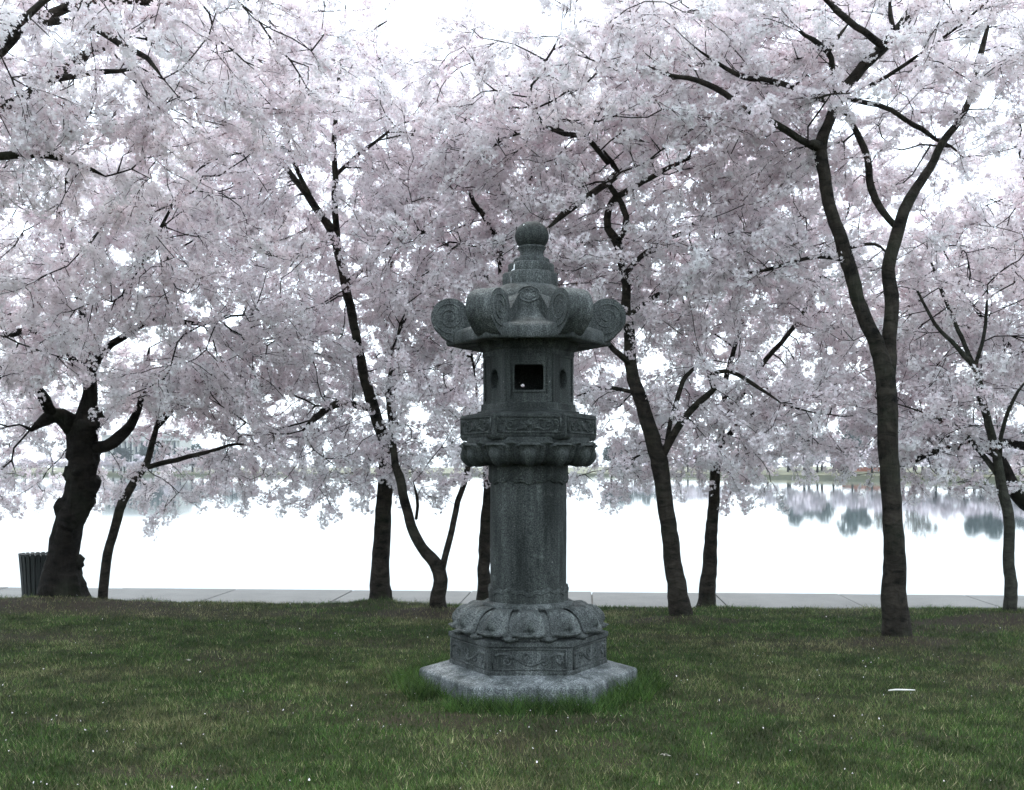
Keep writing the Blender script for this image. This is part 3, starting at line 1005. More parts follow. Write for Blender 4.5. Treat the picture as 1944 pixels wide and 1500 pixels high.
TREES = []
def cherry_tree(label, limbs, crowns, mat=None, nside=14, seed=0, flare=.5, burls=(), dens=135, lump=.10, spray=.85, sc=1.0, kill=.2, blobs=0, clump=.475, floor_z=.75, group='cherry trees at the water'):
    mat = mat or M_BARK
    base = P(*limbs[0][0][:3]); 
    root = empty('cherry_tree', (base.x, base.y, 0))
    inv = Vector((-base.x, -base.y, 0))
    tag(root, label, 'cherry tree', group)
    rnd = random.Random(seed)
    nodes, parents, sprout, rad0 = [], [], [], []
    bl = [(P(a, b, d)+inv, r/F*d) for a, b, d, r in burls]
    for li, lm in enumerate(limbs):
        pts = [(P(a, b, d)+inv, r/F*d) for a, b, d, r in lm]
        if li == 0:
            pts[0] = (Vector((pts[0][0].x, pts[0][0].y, -.12)), pts[0][1])
            limb_mesh('trunk', pts, mat, root, nside, seed+li, flare, lump, bl)
        else:
            limb_mesh('limb', pts, mat, root, 9, seed+li, 0, lump)
        ps = catmull(pts, .13)
        prev = -1
        if li and nodes:
            prev = min(range(len(nodes)), key=lambda i: (nodes[i]-ps[0][0]).length)
        for k, (p, r) in enumerate(ps):
            nodes.append(p); parents.append(prev); prev = len(nodes)-1
            rad0.append(r)
            sprout.append((li > 0 or k > len(ps)*.55) and p.z > .9)
    n0 = len(nodes)
    attr = []
    for cpx, cpy, cd, rx, ry, rz in crowns:
        c = P(cpx, cpy, cd)
        n = int(dens*4.19*rx*ry*rz)
        off = rnd.random()*90
        for _ in range(n):
            while True:
                u = Vector((rnd.uniform(-1, 1), rnd.uniform(-1, 1), rnd.uniform(-1, 1)))
                if u.length < 1: break
            p = Vector((c.x+u.x*rx, c.y+u.y*ry, c.z+u.z*rz))
            if p.z < floor_z: continue
            # layered clumps with open air between them
            k = float(vnoise(p.x*1.5+p.y*.5+off, p.z*3.2+p.y*.9+off, 77))*.58+float(vnoise(p.y*1.6+p.x*.6, p.z*2.6-p.x*.6+off, 78))*.42
            if k < clump: continue
            if gap(p): continue
            attr.append(p+inv)
    nodes, parents = grow(nodes, parents, sprout, attr, seed=seed, kill=kill)
    n = len(nodes)
    # radii from the tips inward
    rad = [0.0]*n
    ch = [[] for _ in range(n)]
    for i in range(n):
        if parents[i] >= 0: ch[parents[i]].append(i)
    e = 2.25
    for i in range(n-1, n0-1, -1):
        s = sum(rad[c]**e for c in ch[i] if c >= n0)
        rad[i] = max(.0036, s**(1/e)) if s > 0 else .0036
    # branch tubes: chains from every side shoot
    mb = MB()
    for i in range(n0, n):
        par = parents[i]
        big = max((c for c in ch[par]), key=lambda c: rad[c]) if par >= n0 else -1
        if par >= n0 and big == i: continue
        chain = [par, i]
        while True:
            cc = [c for c in ch[chain[-1]]]
            if not cc: break
            chain.append(max(cc, key=lambda c: rad[c]))
        rr = [min(rad[c] if c >= n0 else rad[i], .022) for c in chain]
        mb.tube([nodes[c] for c in chain], rr, 5 if rr[0] > .008 else 4)
    if mb.v:
        br = mb.build('branches', M_BARK if mat is not M_BARKO else M_BARKO, root, True); br['kind'] = 'stuff'
    items = []
    for i in range(n0, n):
        if rad[i] > .0125: continue
        tip = not ch[i]
        m = 2 if tip else (1 if rnd.random() < spray else 0)
        d0 = (nodes[i]-nodes[parents[i]])
        d0 = d0.normalized() if d0.length > 1e-6 else Vector((0, 0, 1))
        for _ in range(m):
            d = d0*(.9 if tip else .5) + Vector((rnd.gauss(0, .55), rnd.gauss(0, .55), rnd.gauss(-.05, .42)))
            d.normalize()
            items.append((nodes[i]+Vector((rnd.gauss(0, .02), rnd.gauss(0, .02), rnd.gauss(0, .02))), d, sc*rnd.uniform(.72, 1.08)))
    for i in range(n0):                                               # tufts straight out of the limbs
        if sprout[i] and rad0[i] < .09 and rnd.random() < (.30 if rad0[i] < .022 else .10)+blobs:
            d = Vector((rnd.gauss(0, 1), rnd.gauss(-.5, 1), rnd.gauss(0, .7))).normalized()
            items.append((nodes[i]+d*rad0[i]*.9, d, sc*rnd.uniform(.4, .75)))
    scatter('blossom', items, root)
    TREES.append((n, len(items)))
    return root

GAPS = [  # openings to the bright sky, as bubbles of clear air: px, py, rx, ry
    (745, 50, 95, 50), (975, 15, 75, 30), (1255, 395, 60, 40), (1520, 385, 30, 30), (1670, 380, 36, 34), (1830, 385, 30, 14),
    (950, 355, 30, 14), (800, 270, 50, 14), (145, 165, 22, 28), (225, 120, 40, 12), (545, 690, 24, 12), (1745, 705, 35, 15), (1610, 830, 30, 14), (1200, 470, 20, 18),
    (420, 690, 30, 16), (640, 640, 20, 10)]
CLEAR = [  # limbs that stand clear on the near side of their crowns: distance, half-width, line
    (9.95, 38, ((716,795),(690,712),(660,560),(628,440),(560,340))), (9.85, 26, ((637,400),(635,240),(645,120))), (9.6, 30, ((705,775),(625,772),(575,817))),
    (8.7, 42, ((1220,770),(1196,650),(1181,490),(1157,400),(1172,326))), (8.4, 30, ((1170,335),(1065,412))), (8.9, 26, ((1174,372),(1345,288))), (8.2, 26, ((1155,310),(1030,230))),
    (8.5, 30, ((1256,870),(1354,736),(1425,726))), (9.8, 24, ((935,450),(893,372))), (9.2, 34, ((1905,940),(1846,690),(1765,590))),
    (9.6, 30, ((170,735),(235,640),(385,616))), (10.0, 24, ((262,905),(293,825),(330,765))), (10.0, 22, ((276,888),(400,855)))]
def gap(p):
    if p.y < 1: return False
    px, py = CX+F*p.x/p.y, HY-F*(p.z-CAMZ)/p.y
    for d, w, ln in CLEAR:
        if p.y > d: continue
        for (ax, ay), (bx, by) in zip(ln, ln[1:]):
            t = max(0, min(1, ((px-ax)*(bx-ax)+(py-ay)*(by-ay))/((bx-ax)**2+(by-ay)**2)))
            if math.hypot(px-ax-t*(bx-ax), py-ay-t*(by-ay)) < w: return True
    if 200 < px < 262 and 780 < py < 865 and p.y < 10.25: return True
    if 66 < px < 205 and 725 < py < 1150 and p.y < 10.25: return True
    for gx, gy, rx, ry in GAPS:
        if ((px-gx)/rx)**2+((py-gy)/ry)**2 < 1: return True
    return False

def L(d, *pts):   # constant or drifting distance along a limb
    if isinstance(d, (tuple, list)):
        n = len(pts)-1
        return [(a, b, d[0]+(d[1]-d[0])*i/n, r) for i, (a, b, r) in enumerate(pts)]
    return [(a, b, d, r) for a, b, r in pts]

# the old gnarled tree
cherry_tree('old gnarled dark cherry tree with knobbly burls beside the bin',
    [L(10.0, (122,1142,40),(122,1110,36),(121,1060,27),(129,1003,26),(140,960,27),(150,915,23),(157,870,24),(158,825,27),(163,800,22),(167,765,16),(169,730,13),(166,690,10),(180,630,9)),
     L((10.0,9.6), (150,830,16),(132,800,19),(115,787,16),(98,785,14),(84,795,12),(72,803,8),(58,815,5),(38,806,3)),
     L((9.8,9.3), (98,785,10),(84,760,11),(76,745,8),(58,715,6),(44,680,4),(38,640,3)),
     L((10.0,9.7), (168,850,13),(200,846,12),(228,828,11),(246,808,9),(262,775,6),(278,718,5),(284,660,4)),
     L((10.0,9.0), (170,735,9),(185,680,8),(235,640,7),(300,606,6),(385,616,4),(440,600,3)),
     L((10.0,8.4), (175,680,8),(205,600,7),(245,548,7),(228,516,6),(262,500,5),(300,440,4),(330,380,3)),
     L((10.0,8.6), (170,735,8),(120,660,7),(60,630,7),(0,636,6),(-60,610,5)),
     L((10.0,8.2), (170,700,8),(150,560,7),(110,430,6),(130,330,5),(90,250,4))],
    [(190,640,9.3,2.0,1.7,.75), (330,480,8.3,1.5,.9,.55), (60,480,8.6,1.4,1.2,.7), (40,890,10.3,1.1,.8,.5), (10,930,10.0,.9,.7,.35), (20,820,10.1,.9,.7,.4), (350,330,9.2,1.3,1.2,.5), (130,760,10.5,.9,.6,.3)],
    M_BARKO, 32, 11, 1.0, [(166,925,10.0,19),(119,962,10.0,15),(138,902,10.0,14),(180,795,10.0,15),(130,985,9.90,17),(160,815,9.90,20),(140,862,10.0,12),(146,1068,10.0,11),(174,868,10.0,14),(125,1015,9.90,13),(164,955,10.0,13),(143,825,10.0,13),(150,900,9.92,12),(112,1040,10.0,12)], lump=.22, blobs=.03)

cherry_tree('thin leaning young cherry tree right of the old gnarled tree',
    [L(9.95, (194,1140,9),(198,1090,9),(203,1050,9),(217,1000,9),(234,950,8.5),(262,905,7.5),(277,885,7),(288,845,6),(293,825,5),(300,800,4),(330,765,3)),
     L((9.95,9.7), (276,888,5),(320,876,5),(360,866,4.5),(400,855,3.5),(450,842,2.5),(500,850,2)),
     L(9.95, (296,815,4),(330,775,3.5),(360,760,3),(410,735,2.5))],
    [(370,800,10.0,1.1,1.0,.45), (300,900,10.3,.8,.7,.28), (360,930,10.1,.8,.5,.2)], M_BARK, 10, 12, .25, dens=48)

cherry_tree('straight cherry trunk with flared foot left of the forked tree',
    [L(9.9, (722,1142,22),(721,1110,18.5),(722,1050,16.5),(728,980,15),(730,920,15),(732,880,14),(728,840,12),(716,795,11),(702,750,10),(690,712,9),(676,640,8.5),(660,560,8.5),(645,490,8),(628,440,8),(600,395,7),(560,340,6),(520,285,4),(490,230,3)),
     L((9.9,9.3), (705,775,8),(660,766,7.5),(625,772,7),(597,795,6),(575,817,4)),
     L((9.9,10.3), (738,865,9),(748,805,8),(742,775,7),(755,700,6),(765,600,5),(740,520,4),(765,470,3)),
     L((9.9,9.5), (640,470,6),(637,400,6),(636,320,5.5),(635,240,4.5),(645,120,3.5),(656,10,2.5)),
     L((9.9,9.2), (640,330,4),(690,285,4),(750,240,3)), L((9.7,9.0), (645,120,2.5),(600,95,2),(550,55,2)), L((9.7,9.3), (645,120,2.5),(690,70,2),(735,40,2)),
     L((9.9,9.0), (655,540,5),(700,500,4),(740,460,3)), L((9.9,9.2), (600,395,5),(550,290,4),(552,220,3))],
    [(640,420,10.4,1.7,1.3,1.05), (620,840,9.8,1.15,1.0,.5), (560,240,9.3,1.3,1.3,.65), (480,700,9.8,1.0,1.0,.6), (580,700,10.4,1.0,.8,.5), (720,690,10.4,.9,.8,.5), (700,900,9.8,.7,.5,.28), (800,250,9.3,.8,1.0,.4), (480,110,9.4,1.3,1.0,.5), (640,80,9.6,.8,.7,.4)],
    M_BARK, 16, 13, .69)

cherry_tree('low forked cherry tree splitting into a V just left of the lantern',
    [L(9.14, (832,1160,17),(831,1130,14),(836,1100,13.5),(824,1070,12),(800,1040,10),(782,1000,9.5),(768,950,9),(758,905,8.5),(750,870,7),(745,820,6),(735,750,4),(745,690,3)),
     L((9.14,9.4), (838,1085,7),(846,1055,6),(860,990,6),(877,935,5.5),(890,885,5.5),(894,855,4.5),(905,790,4),(900,700,3)),
     L((9.14,8.8), (790,985,3),(792,945,3),(785,915,2))],
    [(800,800,9.3,.9,.9,.65), (820,900,9.3,.6,.6,.28), (850,620,9.6,.9,1.0,.55)], M_BARK, 13, 14, .66)

cherry_tree('cherry trunk half hidden behind the left side of the lantern shaft',
    [L(9.95, (917,1142,14),(920,1080,12),(922,1000,11),(926,930,10),(932,800,9),(948,650,8),(955,540,7),(940,450,6),(915,405,5),(893,372,4),(880,300,3)),
     L((9.95,9.4), (952,560,5),(900,500,4),(860,470,3),(820,450,2)), L((9.95,9.2), (950,480,5),(1010,330,4),(1020,260,3),(960,190,3),(930,110,2)),
     L((9.9,10.6), (950,640,6),(1040,560,5),(1100,500,4))],
    [(900,470,9.8,1.4,1.4,.9), (980,240,9.3,1.3,1.3,.6), (1080,620,10.2,1.1,1.0,.8), (860,110,8.6,.55,.5,.12)], M_BARK, 12, 15, .3)

cherry_tree('leaning cherry tree with looping upper fork right of the lantern',
    [L(8.65, (1300,1179,21),(1291,1150,19),(1280,1080,17),(1269,1010,15.5),(1258,930,15.5),(1250,880,17),(1238,830,15),(1220,770,13),(1203,715,12),(1196,650,11),(1191,600,9.5),(1186,540,8.5),(1181,490,8),(1172,455,9),(1156,432,7),(1157,398,6.5),(1170,375,6.5)),
     L(8.6, (1172,457,7),(1186,438,6),(1190,412,6),(1180,386,6),(1168,368,6),(1152,345,6),(1172,326,6),(1160,308,5),(1145,285,4)),
     L((8.6,8.0), (1170,335,6),(1140,358,6.5),(1100,385,6),(1065,412,6),(1042,432,4)),
     L((8.6,9.0), (1174,372,6),(1222,345,5.5),(1272,315,4.5),(1345,288,3.5),(1400,260,2.5)),
     L((8.6,7.7), (1155,310,5),(1112,265,5),(1060,250,4),(1030,230,3.5),(1005,185,3)),
     L((8.65,8.3), (1256,870,8),(1275,830,7.5),(1295,795,7),(1325,762,6.5),(1354,736,6),(1346,713,4.5),(1382,704,4),(1425,726,4),(1482,765,3)),
     L((8.65,8.9), (1262,862,4),(1280,770,4.5),(1305,715,4.5),(1330,690,4)),
     L((8.65,8.2), (1196,692,6),(1176,672,6),(1158,655,5),(1130,620,4)), L((8.65,8.3), (1202,745,4),(1150,738,3.5),(1095,752,3)),
     L((8.65,9.3), (1184,520,6),(1240,470,4),(1300,440,4),(1360,400,3)), L((8.65,9.0), (1190,600,5),(1250,560,4),(1330,520,4),(1400,530,3))],
    [(1180,300,9.2,1.8,1.4,.68), (1330,500,8.9,1.2,1.3,.7), (1080,470,8.8,.8,1.2,.6), (1330,780,8.8,1.1,1.0,.45), (1150,880,9.3,.5,.8,.28), (1200,130,7.8,1.6,1.3,.5), (1330,300,8.3,.9,1.2,.6)],
    M_BARK, 16, 16, .66)

cherry_tree('short upright cherry trunk at the path edge behind the leaning tree',
    [L(9.85, (1341,1143,16),(1345,1090,14.5),(1350,1030,12.5),(1356,960,11),(1358,905,10),(1362,860,8),(1372,800,6),(1380,720,5),(1400,640,4)),
     L((9.85,9.4), (1364,850,6),(1410,800,5),(1470,770,4),(1530,780,3)), L((9.85,10.4), (1370,800,6),(1450,690,5),(1520,600,4),(1560,520,3))],
    [(1390,830,9.9,1.1,1.0,.5), (1520,640,10.3,1.3,1.2,.9), (1560,800,10.3,1.0,1.0,.42), (1450,500,10.4,1.1,1.0,.7), (1520,390,9.8,.9,.8,.42), (1650,560,10.2,.9,.8,.6), (1300,640,10.3,1.0,.8,.6)], M_BARK, 14, 17, .6)

cherry_tree('tall thick cherry tree parting into two limbs on the right, nearest the camera',
    [L(7.6, (1704,1219,27),(1702,1180,25),(1698,1120,23),(1697,1060,20),(1692,960,18),(1686,870,18.5),(1684,800,19.5),(1682,740,18),(1676,690,17),(1658,640,14),(1630,570,13),(1605,490,13),(1580,410,12),(1565,330,11.5),(1557,275,12),(1570,240,10),(1590,190,9.5),(1620,150,10),(1670,95,10.5),(1710,50,10),(1755,-10,9),(1800,-80,6),(1850,-150,4)),
     L((7.6,7.9), (1684,730,15),(1688,680,14),(1690,620,13.5),(1692,560,14),(1688,510,13),(1700,460,12),(1715,400,11),(1737,358,9.5),(1765,320,8),(1790,270,7),(1835,200,6),(1862,100,6),(1880,20,4)),
     L((7.6,7.4), (1558,278,9),(1545,273,9),(1534,271,7)),
     L((7.4,7.0), (1676,88,7),(1640,60,6.5),(1588,20,6),(1550,-20,4)), L(7.5, (1698,65,4.5),(1690,30,4.5),(1690,-10,4)),
     L((7.6,7.1), (1588,200,6),(1582,130,5.5),(1572,97,5.5),(1545,78,5),(1518,60,4)), L(7.2, (1573,97,4),(1592,70,4),(1612,44,3)),
     L((7.9,8.2), (1700,430,6),(1672,398,7),(1654,360,7.5),(1648,300,6.5),(1625,250,6),(1612,222,4)),
     L((7.6,6.9), (1562,290,6),(1480,240,6.5),(1420,212,6),(1345,160,5.5),(1272,142,4),(1230,125,3)), L((7.6,7.0), (1590,200,5),(1480,160,5),(1400,142,4.5),(1320,90,3)),
     L((7.6,8.4), (1605,185,5),(1680,206,4.5),(1752,247,4.5),(1820,290,3)), L((7.6,7.0), (1650,165,4),(1720,120,3.5),(1790,72,3)),
     L((7.6,8.4), (1606,495,4),(1550,488,3.5),(1460,512,3.5),(1395,520,2.5)), L((7.6,8.0), (1615,470,3.5),(1660,462,3),(1690,485,3))],
    [(1560,120,8.3,1.5,1.2,.6), (1800,150,8.3,1.2,1.2,.75), (1420,260,8.1,1.1,1.1,.5), (1450,60,8.0,1.3,1.1,.5), (1720,260,8.3,.8,1.0,.4), (1470,540,8.5,.8,1.0,.45), (1900,60,7.0,.8,1.0,.5), (1900,240,8.6,.8,.9,.42)],
    M_BARK, 18, 18, .62)

cherry_tree('slim grey cherry tree near the right edge of the picture',
    [L(8.8, (1920,1173,14),(1918,1120,11.5),(1916,1060,10.5),(1914,990,10),(1905,940,9.5),(1895,890,9),(1885,840,8),(1870,780,7),(1856,722,6.5),(1846,690,6.5),(1820,665,4.5),(1790,630,3.5),(1760,590,3),(1740,550,2)),
     L((8.8,8.5), (1850,700,4),(1864,650,3.5),(1872,600,3),(1875,540,2)), L((8.8,9.1), (1846,688,4),(1815,620,4),(1785,545,4),(1765,490,3)),
     L((8.8,9.2), (1898,907,6),(1870,870,5),(1830,826,4.5),(1790,800,3.5),(1730,775,2.5)),
     L((8.8,8.4), (1898,870,4),(1905,810,4),(1925,760,3.5),(1950,720,3))],
    [(1860,560,8.9,1.2,1.2,.7), (1780,800,9.2,.9,.9,.5), (1900,400,8.7,.9,1.1,.4), (1720,640,9.4,.9,.9,.45)], M_BARKG, 12, 19, .3)

cherry_tree('cherry tree with a heavy dark limb entering at the right edge',
    [L(9.5, (2075,1150,34),(2072,1060,30),(2066,990,28),(2060,930,24),(2070,820,20),(2050,650,15),(2000,480,11),(1950,330,8),(1930,220,5)),
     L((9.5,9.3), (2064,985,20),(2005,980,19),(1960,962,17),(1925,930,15),(1908,890,11),(1890,862,9),(1850,848,7),(1795,852,6),(1728,878,5),(1680,895,3)),
     L((9.5,9.2), (2060,900,12),(1990,862,9),(1930,845,8),(1860,834,6),(1750,829,5),(1690,822,4)),
     L((9.5,9.3), (2060,800,10),(1980,700,8),(1900,640,6),(1830,560,4))],
    [(1960,700,9.7,1.5,1.3,.7), (1790,880,9.3,.7,.7,.27), (1880,470,9.4,1.0,.9,.5), (1850,740,9.8,1.0,.8,.5), (1880,900,9.5,.6,.7,.3), (2010,420,9.3,1.1,1.2,.7), (1640,860,9.5,.6,.6,.22)], M_BARKO, 18, 20, .3, floor_z=.85)

cherry_tree('cherry tree reaching in from the upper left, its trunk out of view',
    [L(6.3, (-425,1280,40),(-420,1000,34),(-380,700,30),(-270,470,24),(-140,230,17),(0,95,12),(50,47,11),(130,16,9),(220,2,8),(310,3,8),(420,-20,6)),
     L((6.3,6.0), (45,50,8),(110,42,7.5),(170,55,6.5),(235,88,6),(280,110,5),(310,150,3)),
     L((6.3,6.8), (-260,455,14),(-120,325,11),(0,297,8),(90,294,7),(150,311,6),(200,335,3)),
     L((6.3,7.0), (-140,235,12),(0,205,9),(100,152,9.5),(170,102,9),(235,68,7),(275,48,5)), L((6.6,6.4), (110,150,6),(180,140,6),(265,128,4)),
     L((6.3,5.6), (-200,330,12),(-60,150,9),(60,20,7),(160,-60,5))],
    [(150,90,6.5,1.6,1.2,.5), (330,170,7.0,.9,.9,.35), (60,260,6.8,1.0,1.0,.35), (-150,200,6.3,1.0,1.4,.8), (420,60,6.6,.8,1.0,.3), (470,130,7.2,.9,.8,.35)], M_BARK, 16, 21, .4)
print("TREES", sum(b for a, b in TREES))

# ------------------------------------------------------------------ grass
def blades(name, n, region, hmin, hmax, wmin, wmax, keep, seed, label, clear=True):
    r = np.random.default_rng(seed)
    x, y = region(r, n)
    k = keep(x, y, r)
    if clear:                                                         # not through the stone
        dx, dy = np.abs(x-LX), np.abs(y-LY)
        inside = (dy < .622*.866) & (dx*.866+dy*.5 < .622*.866)
        k &= ~inside
    k &= y < edge_y(x)-.0 + .05*(r.random(len(x))-.3)
    x, y = x[k], y[k]; m = len(x)
    z = gz(x, y)
    h = r.uniform(hmin, hmax, m)*(.55+.9*fbm(x*5, y*6, 41, 3)); w = r.uniform(wmin, wmax, m)
    a = r.uniform(0, 2*np.pi, m); lean = r.uniform(.2, 1.3, m)*h; la = r.uniform(0, 2*np.pi, m)
    v = np.empty((m, 3, 3), np.float32)
    v[:, 0] = np.stack([x-np.cos(a)*w, y-np.sin(a)*w, z-.006], 1)
    v[:, 1] = np.stack([x+np.cos(a)*w, y+np.sin(a)*w, z-.006], 1)
    v[:, 2] = np.stack([x+np.cos(la)*lean, y+np.sin(la)*lean, z+h], 1)
    me = bpy.data.meshes.new(name)
    me.vertices.add(3*m); me.vertices.foreach_set('co', v.ravel())
    me.loops.add(3*m); me.loops.foreach_set('vertex_index', np.arange(3*m, dtype=np.int32))
    me.polygons.add(m); me.polygons.foreach_set('loop_start', np.arange(0, 3*m, 3, dtype=np.int32))
    me.update(calc_edges=True)
    dry = np.clip(fbm(x*1.3+7, y*1.9, 51, 3)*1.6-.76 + r.normal(0, .28, m) + .25*bare(x, y), 0, 1)[:, None]
    if hmin > .05: dry *= .15
    hue = r.random((m, 1))
    g = np.array([[.036, .088, .018]])*(1-hue)+np.array([[.088, .155, .034]])*hue
    g = g*(1-dry)+np.array([[.30, .26, .14]])*dry
    if hmin < .05:
        pale = r.random((m, 1)) < .07
        g = np.where(pale, np.array([[.36, .33, .19]]), g)
    g = g*r.uniform(.30, 1.75, (m, 1))*(.15+1.1*fbm(x*7, y*9, 91, 2))[:, None]
    c = np.ones((m, 3, 4), np.float32); c[:, :, :3] = g[:, None, :]
    at = me.attributes.new('tint', 'FLOAT_COLOR', 'POINT'); at.data.foreach_set('color', c.reshape(-1))
    o = link(name, me, M_GRASS)
    tag(o, label, 'grass', kind='stuff')

def reg_lawn(r, n):
    y = 3.4 + (10.3-3.4)*r.random(n)**1.25
    hw = y*.52+.3
    return r.uniform(-1, 1, n)*hw, y
blades('grass', 520000, reg_lawn,   .008, .031, .0013, .0030, lambda x, y, r: r.random(len(x)) > bare(x, y)*.85, 1, 'short mown grass of the lawn')
def reg_ring(r, n):
    t = r.uniform(0, 2*np.pi, n); q = .60+.20*r.random(n)**1.3
    hx = np.array([hexshape(a) for a in t])
    return LX+np.cos(t)*q*(.6*1+.4*hx)*1.02, LY+np.sin(t)*q*(.6+.4*hx)*1.02
blades('grass', 9000, reg_ring, .055, .10, .0016, .003, lambda x, y, r: fbm(x*6, y*6, 61, 2) > .44, 2, 'longer green grass tufts round the lantern slab')
def reg_edge(r, n):
    x = r.uniform(-6, 6, n); return x, edge_y(x)-np.abs(r.normal(0, .05, n))
blades('grass', 14000, reg_edge, .03, .07, .0016, .003, lambda x, y, r: fbm(x*3, y*0, 71, 2) > .42, 3, 'ragged grass fringe along the path', False)

# fallen petals
def petals():
    r = np.random.default_rng(5)
    n = 380
    y = 3.6+6.2*r.random(n); x = r.uniform(-1, 1, n)*y*.52
    mb = MB()
    M_FP = plain('fallen_petal', (.72, .66, .68), .7, .1)
    for i in range(n):
        if math.hypot(x[i]-LX, y[i]-LY) < .65 or y[i] > edge_y(x[i]): continue
        s = r.uniform(.0025, .0052)*(1.4 if r.random() < .05 else 1); a = r.uniform(0, 6.3); z = float(gz(x[i], y[i]))+r.uniform(.016, .034)
        v = [(x[i]+s*math.cos(a+k*math.pi/2)*(1 if k % 2 else .7), y[i]+s*math.sin(a+k*math.pi/2), z+r.uniform(-.004, .006)) for k in range(4)]
        mb.add(v, [(0, 1, 2, 3)])
    tag(mb.build('fallen_petals', M_FP), 'fallen white petals scattered over the grass', 'petals', kind='stuff')
petals()

# small things lying on the grass
def litter():
    x, y = ground_xy(1712, 1319)
    mb = MB()
    pts = [(-.074, 0, 0), (-.03, .002, .003), (.02, -.001, .002), (.074, .001, 0)]
    mb.tube(pts, [.0035, .0048, .0046, .003], 8)
    o = mb.build('white_stick', plain('peeled_wood', (.72, .70, .64), .7, .12, 60), None, True)
    o.location = (x, y, float(gz(x, y))+.034); o.rotation_euler = (0, 0, R(3))
    tag(o, 'thin straight white stick lying on the grass at right', 'stick')
    for (px, py, s, lab) in ((1262, 1448, .024, 'pale dry star-shaped leaf on the grass in front, right of the lantern'), (358, 1264, .022, 'small pale dry leaf on the left of the lawn')):
        x, y = ground_xy(px, py)
        v = [(0, 0, .006)]; f = []
        for k in range(14):
            a = 2*math.pi*k/14
            q = s*(1.0 if k % 2 == 0 else .45)*random.uniform(.8, 1.15)
            v.append((q*math.cos(a), q*math.sin(a)*.8, random.uniform(-.004, .012)))
        for k in range(14): f.append((0, 1+k, 1+(k+1) % 14))
        b = len(v); v += [(a_, b_, c_-.0012) for a_, b_, c_ in v]
        f += [(b, b+1+(k+1) % 14, b+1+k) for k in range(14)] + [(1+k, b+1+k, b+1+(k+1) % 14, 1+(k+1) % 14) for k in range(14)]
        o = link('fallen_leaf', mesh('fallen_leaf', v, f), plain('dry_leaf', (.34, .32, .27), .8, .2, 40))
        o.location = (x, y, float(gz(x, y))+.030)
        tag(o, lab, 'leaf', 'dry leaves on the grass')
litter()

# ------------------------------------------------------------------ the bin behind the old tree
def bin_():
    d = 11.15
    x = (72-CX)/F*d; y = d
    root = empty('litter_bin', (x, y, PATHZ))
    tag(root, 'dark green slatted litter bin behind the old gnarled tree', 'litter bin')
    m = plain('dark_green_paint', (.004, .0075, .006), .5, .3, 20)
    H = CAMZ+(HY-1050)/F*d - PATHZ
    mb = MB(); mb.lathe([(.135, .01), (.168, H-.03), (.16, H-.03), (.128, .02)], 28, cap1=False)
    mb.build('liner', plain('bin_liner', (.008, .010, .010), .6), root, True)
    n = 22
    sl = MB(); 
    v = []
    for z, r in ((.0, .145), (H*.55, .164), (H-.015, .182), (H, .186)):
        v += [(r-.008, -.019, z), (r+.006, -.019, z), (r+.006, .019, z), (r-.008, .019, z)]
    f = [(3, 2, 1, 0), (12, 13, 14, 15)]
    for k in range(3):
        for i in range(4):
            j = (i+1) % 4
            f.append((k*4+i, k*4+j, (k+1)*4+j, (k+1)*4+i))
    sm = mesh('slat', v, f); sm.materials.append(m)
    for k in range(n):
        o = link('slat', sm, None, root); o.rotation_euler = (0, 0, 2*math.pi*k/n)
        bevel(o, .003, 1)
    for nm, z, r in (('rim', H-.02, .176), ('hoop', .06, .140)):
        mb = MB(); mb.tube([(r*math.cos(a), r*math.sin(a), z) for a in np.linspace(0, 2*math.pi, 37)], .010, 6, False)
        mb.build(nm, m, root, True)
bin_()

# ------------------------------------------------------------------ across the water
def leaf_crown(name, mats, rx, rz, n, s, seed, zc, lobes=7):
    r = random.Random(seed)
    V, Fc = [], []
    cs = [(Vector((r.gauss(0, .42)*rx, r.gauss(0, .42)*rx, zc+r.gauss(0, .4)*rz)), r.uniform(.35, .6)) for _ in range(lobes)]
    for _ in range(n):
        c, k = r.choice(cs)
        u = Vector((r.gauss(0, 1), r.gauss(0, 1), r.gauss(0, 1))).normalized()*r.uniform(.6, 1.0)
        p = c + Vector((u.x*rx*k, u.y*rx*k, u.z*rz*k))
        t = Vector((r.gauss(0, 1), r.gauss(0, 1), r.gauss(0, 1))).normalized(); b = t.orthogonal().normalized()
        q = s*r.uniform(.6, 1.3)
        i = len(V)
        V += [tuple(p+t*q), tuple(p+b*q), tuple(p-t*q), tuple(p-b*q)]
        Fc.append((i, i+1, i+2, i+3))
    me = mesh(name, V, Fc); me.materials.append(mats)
    return me
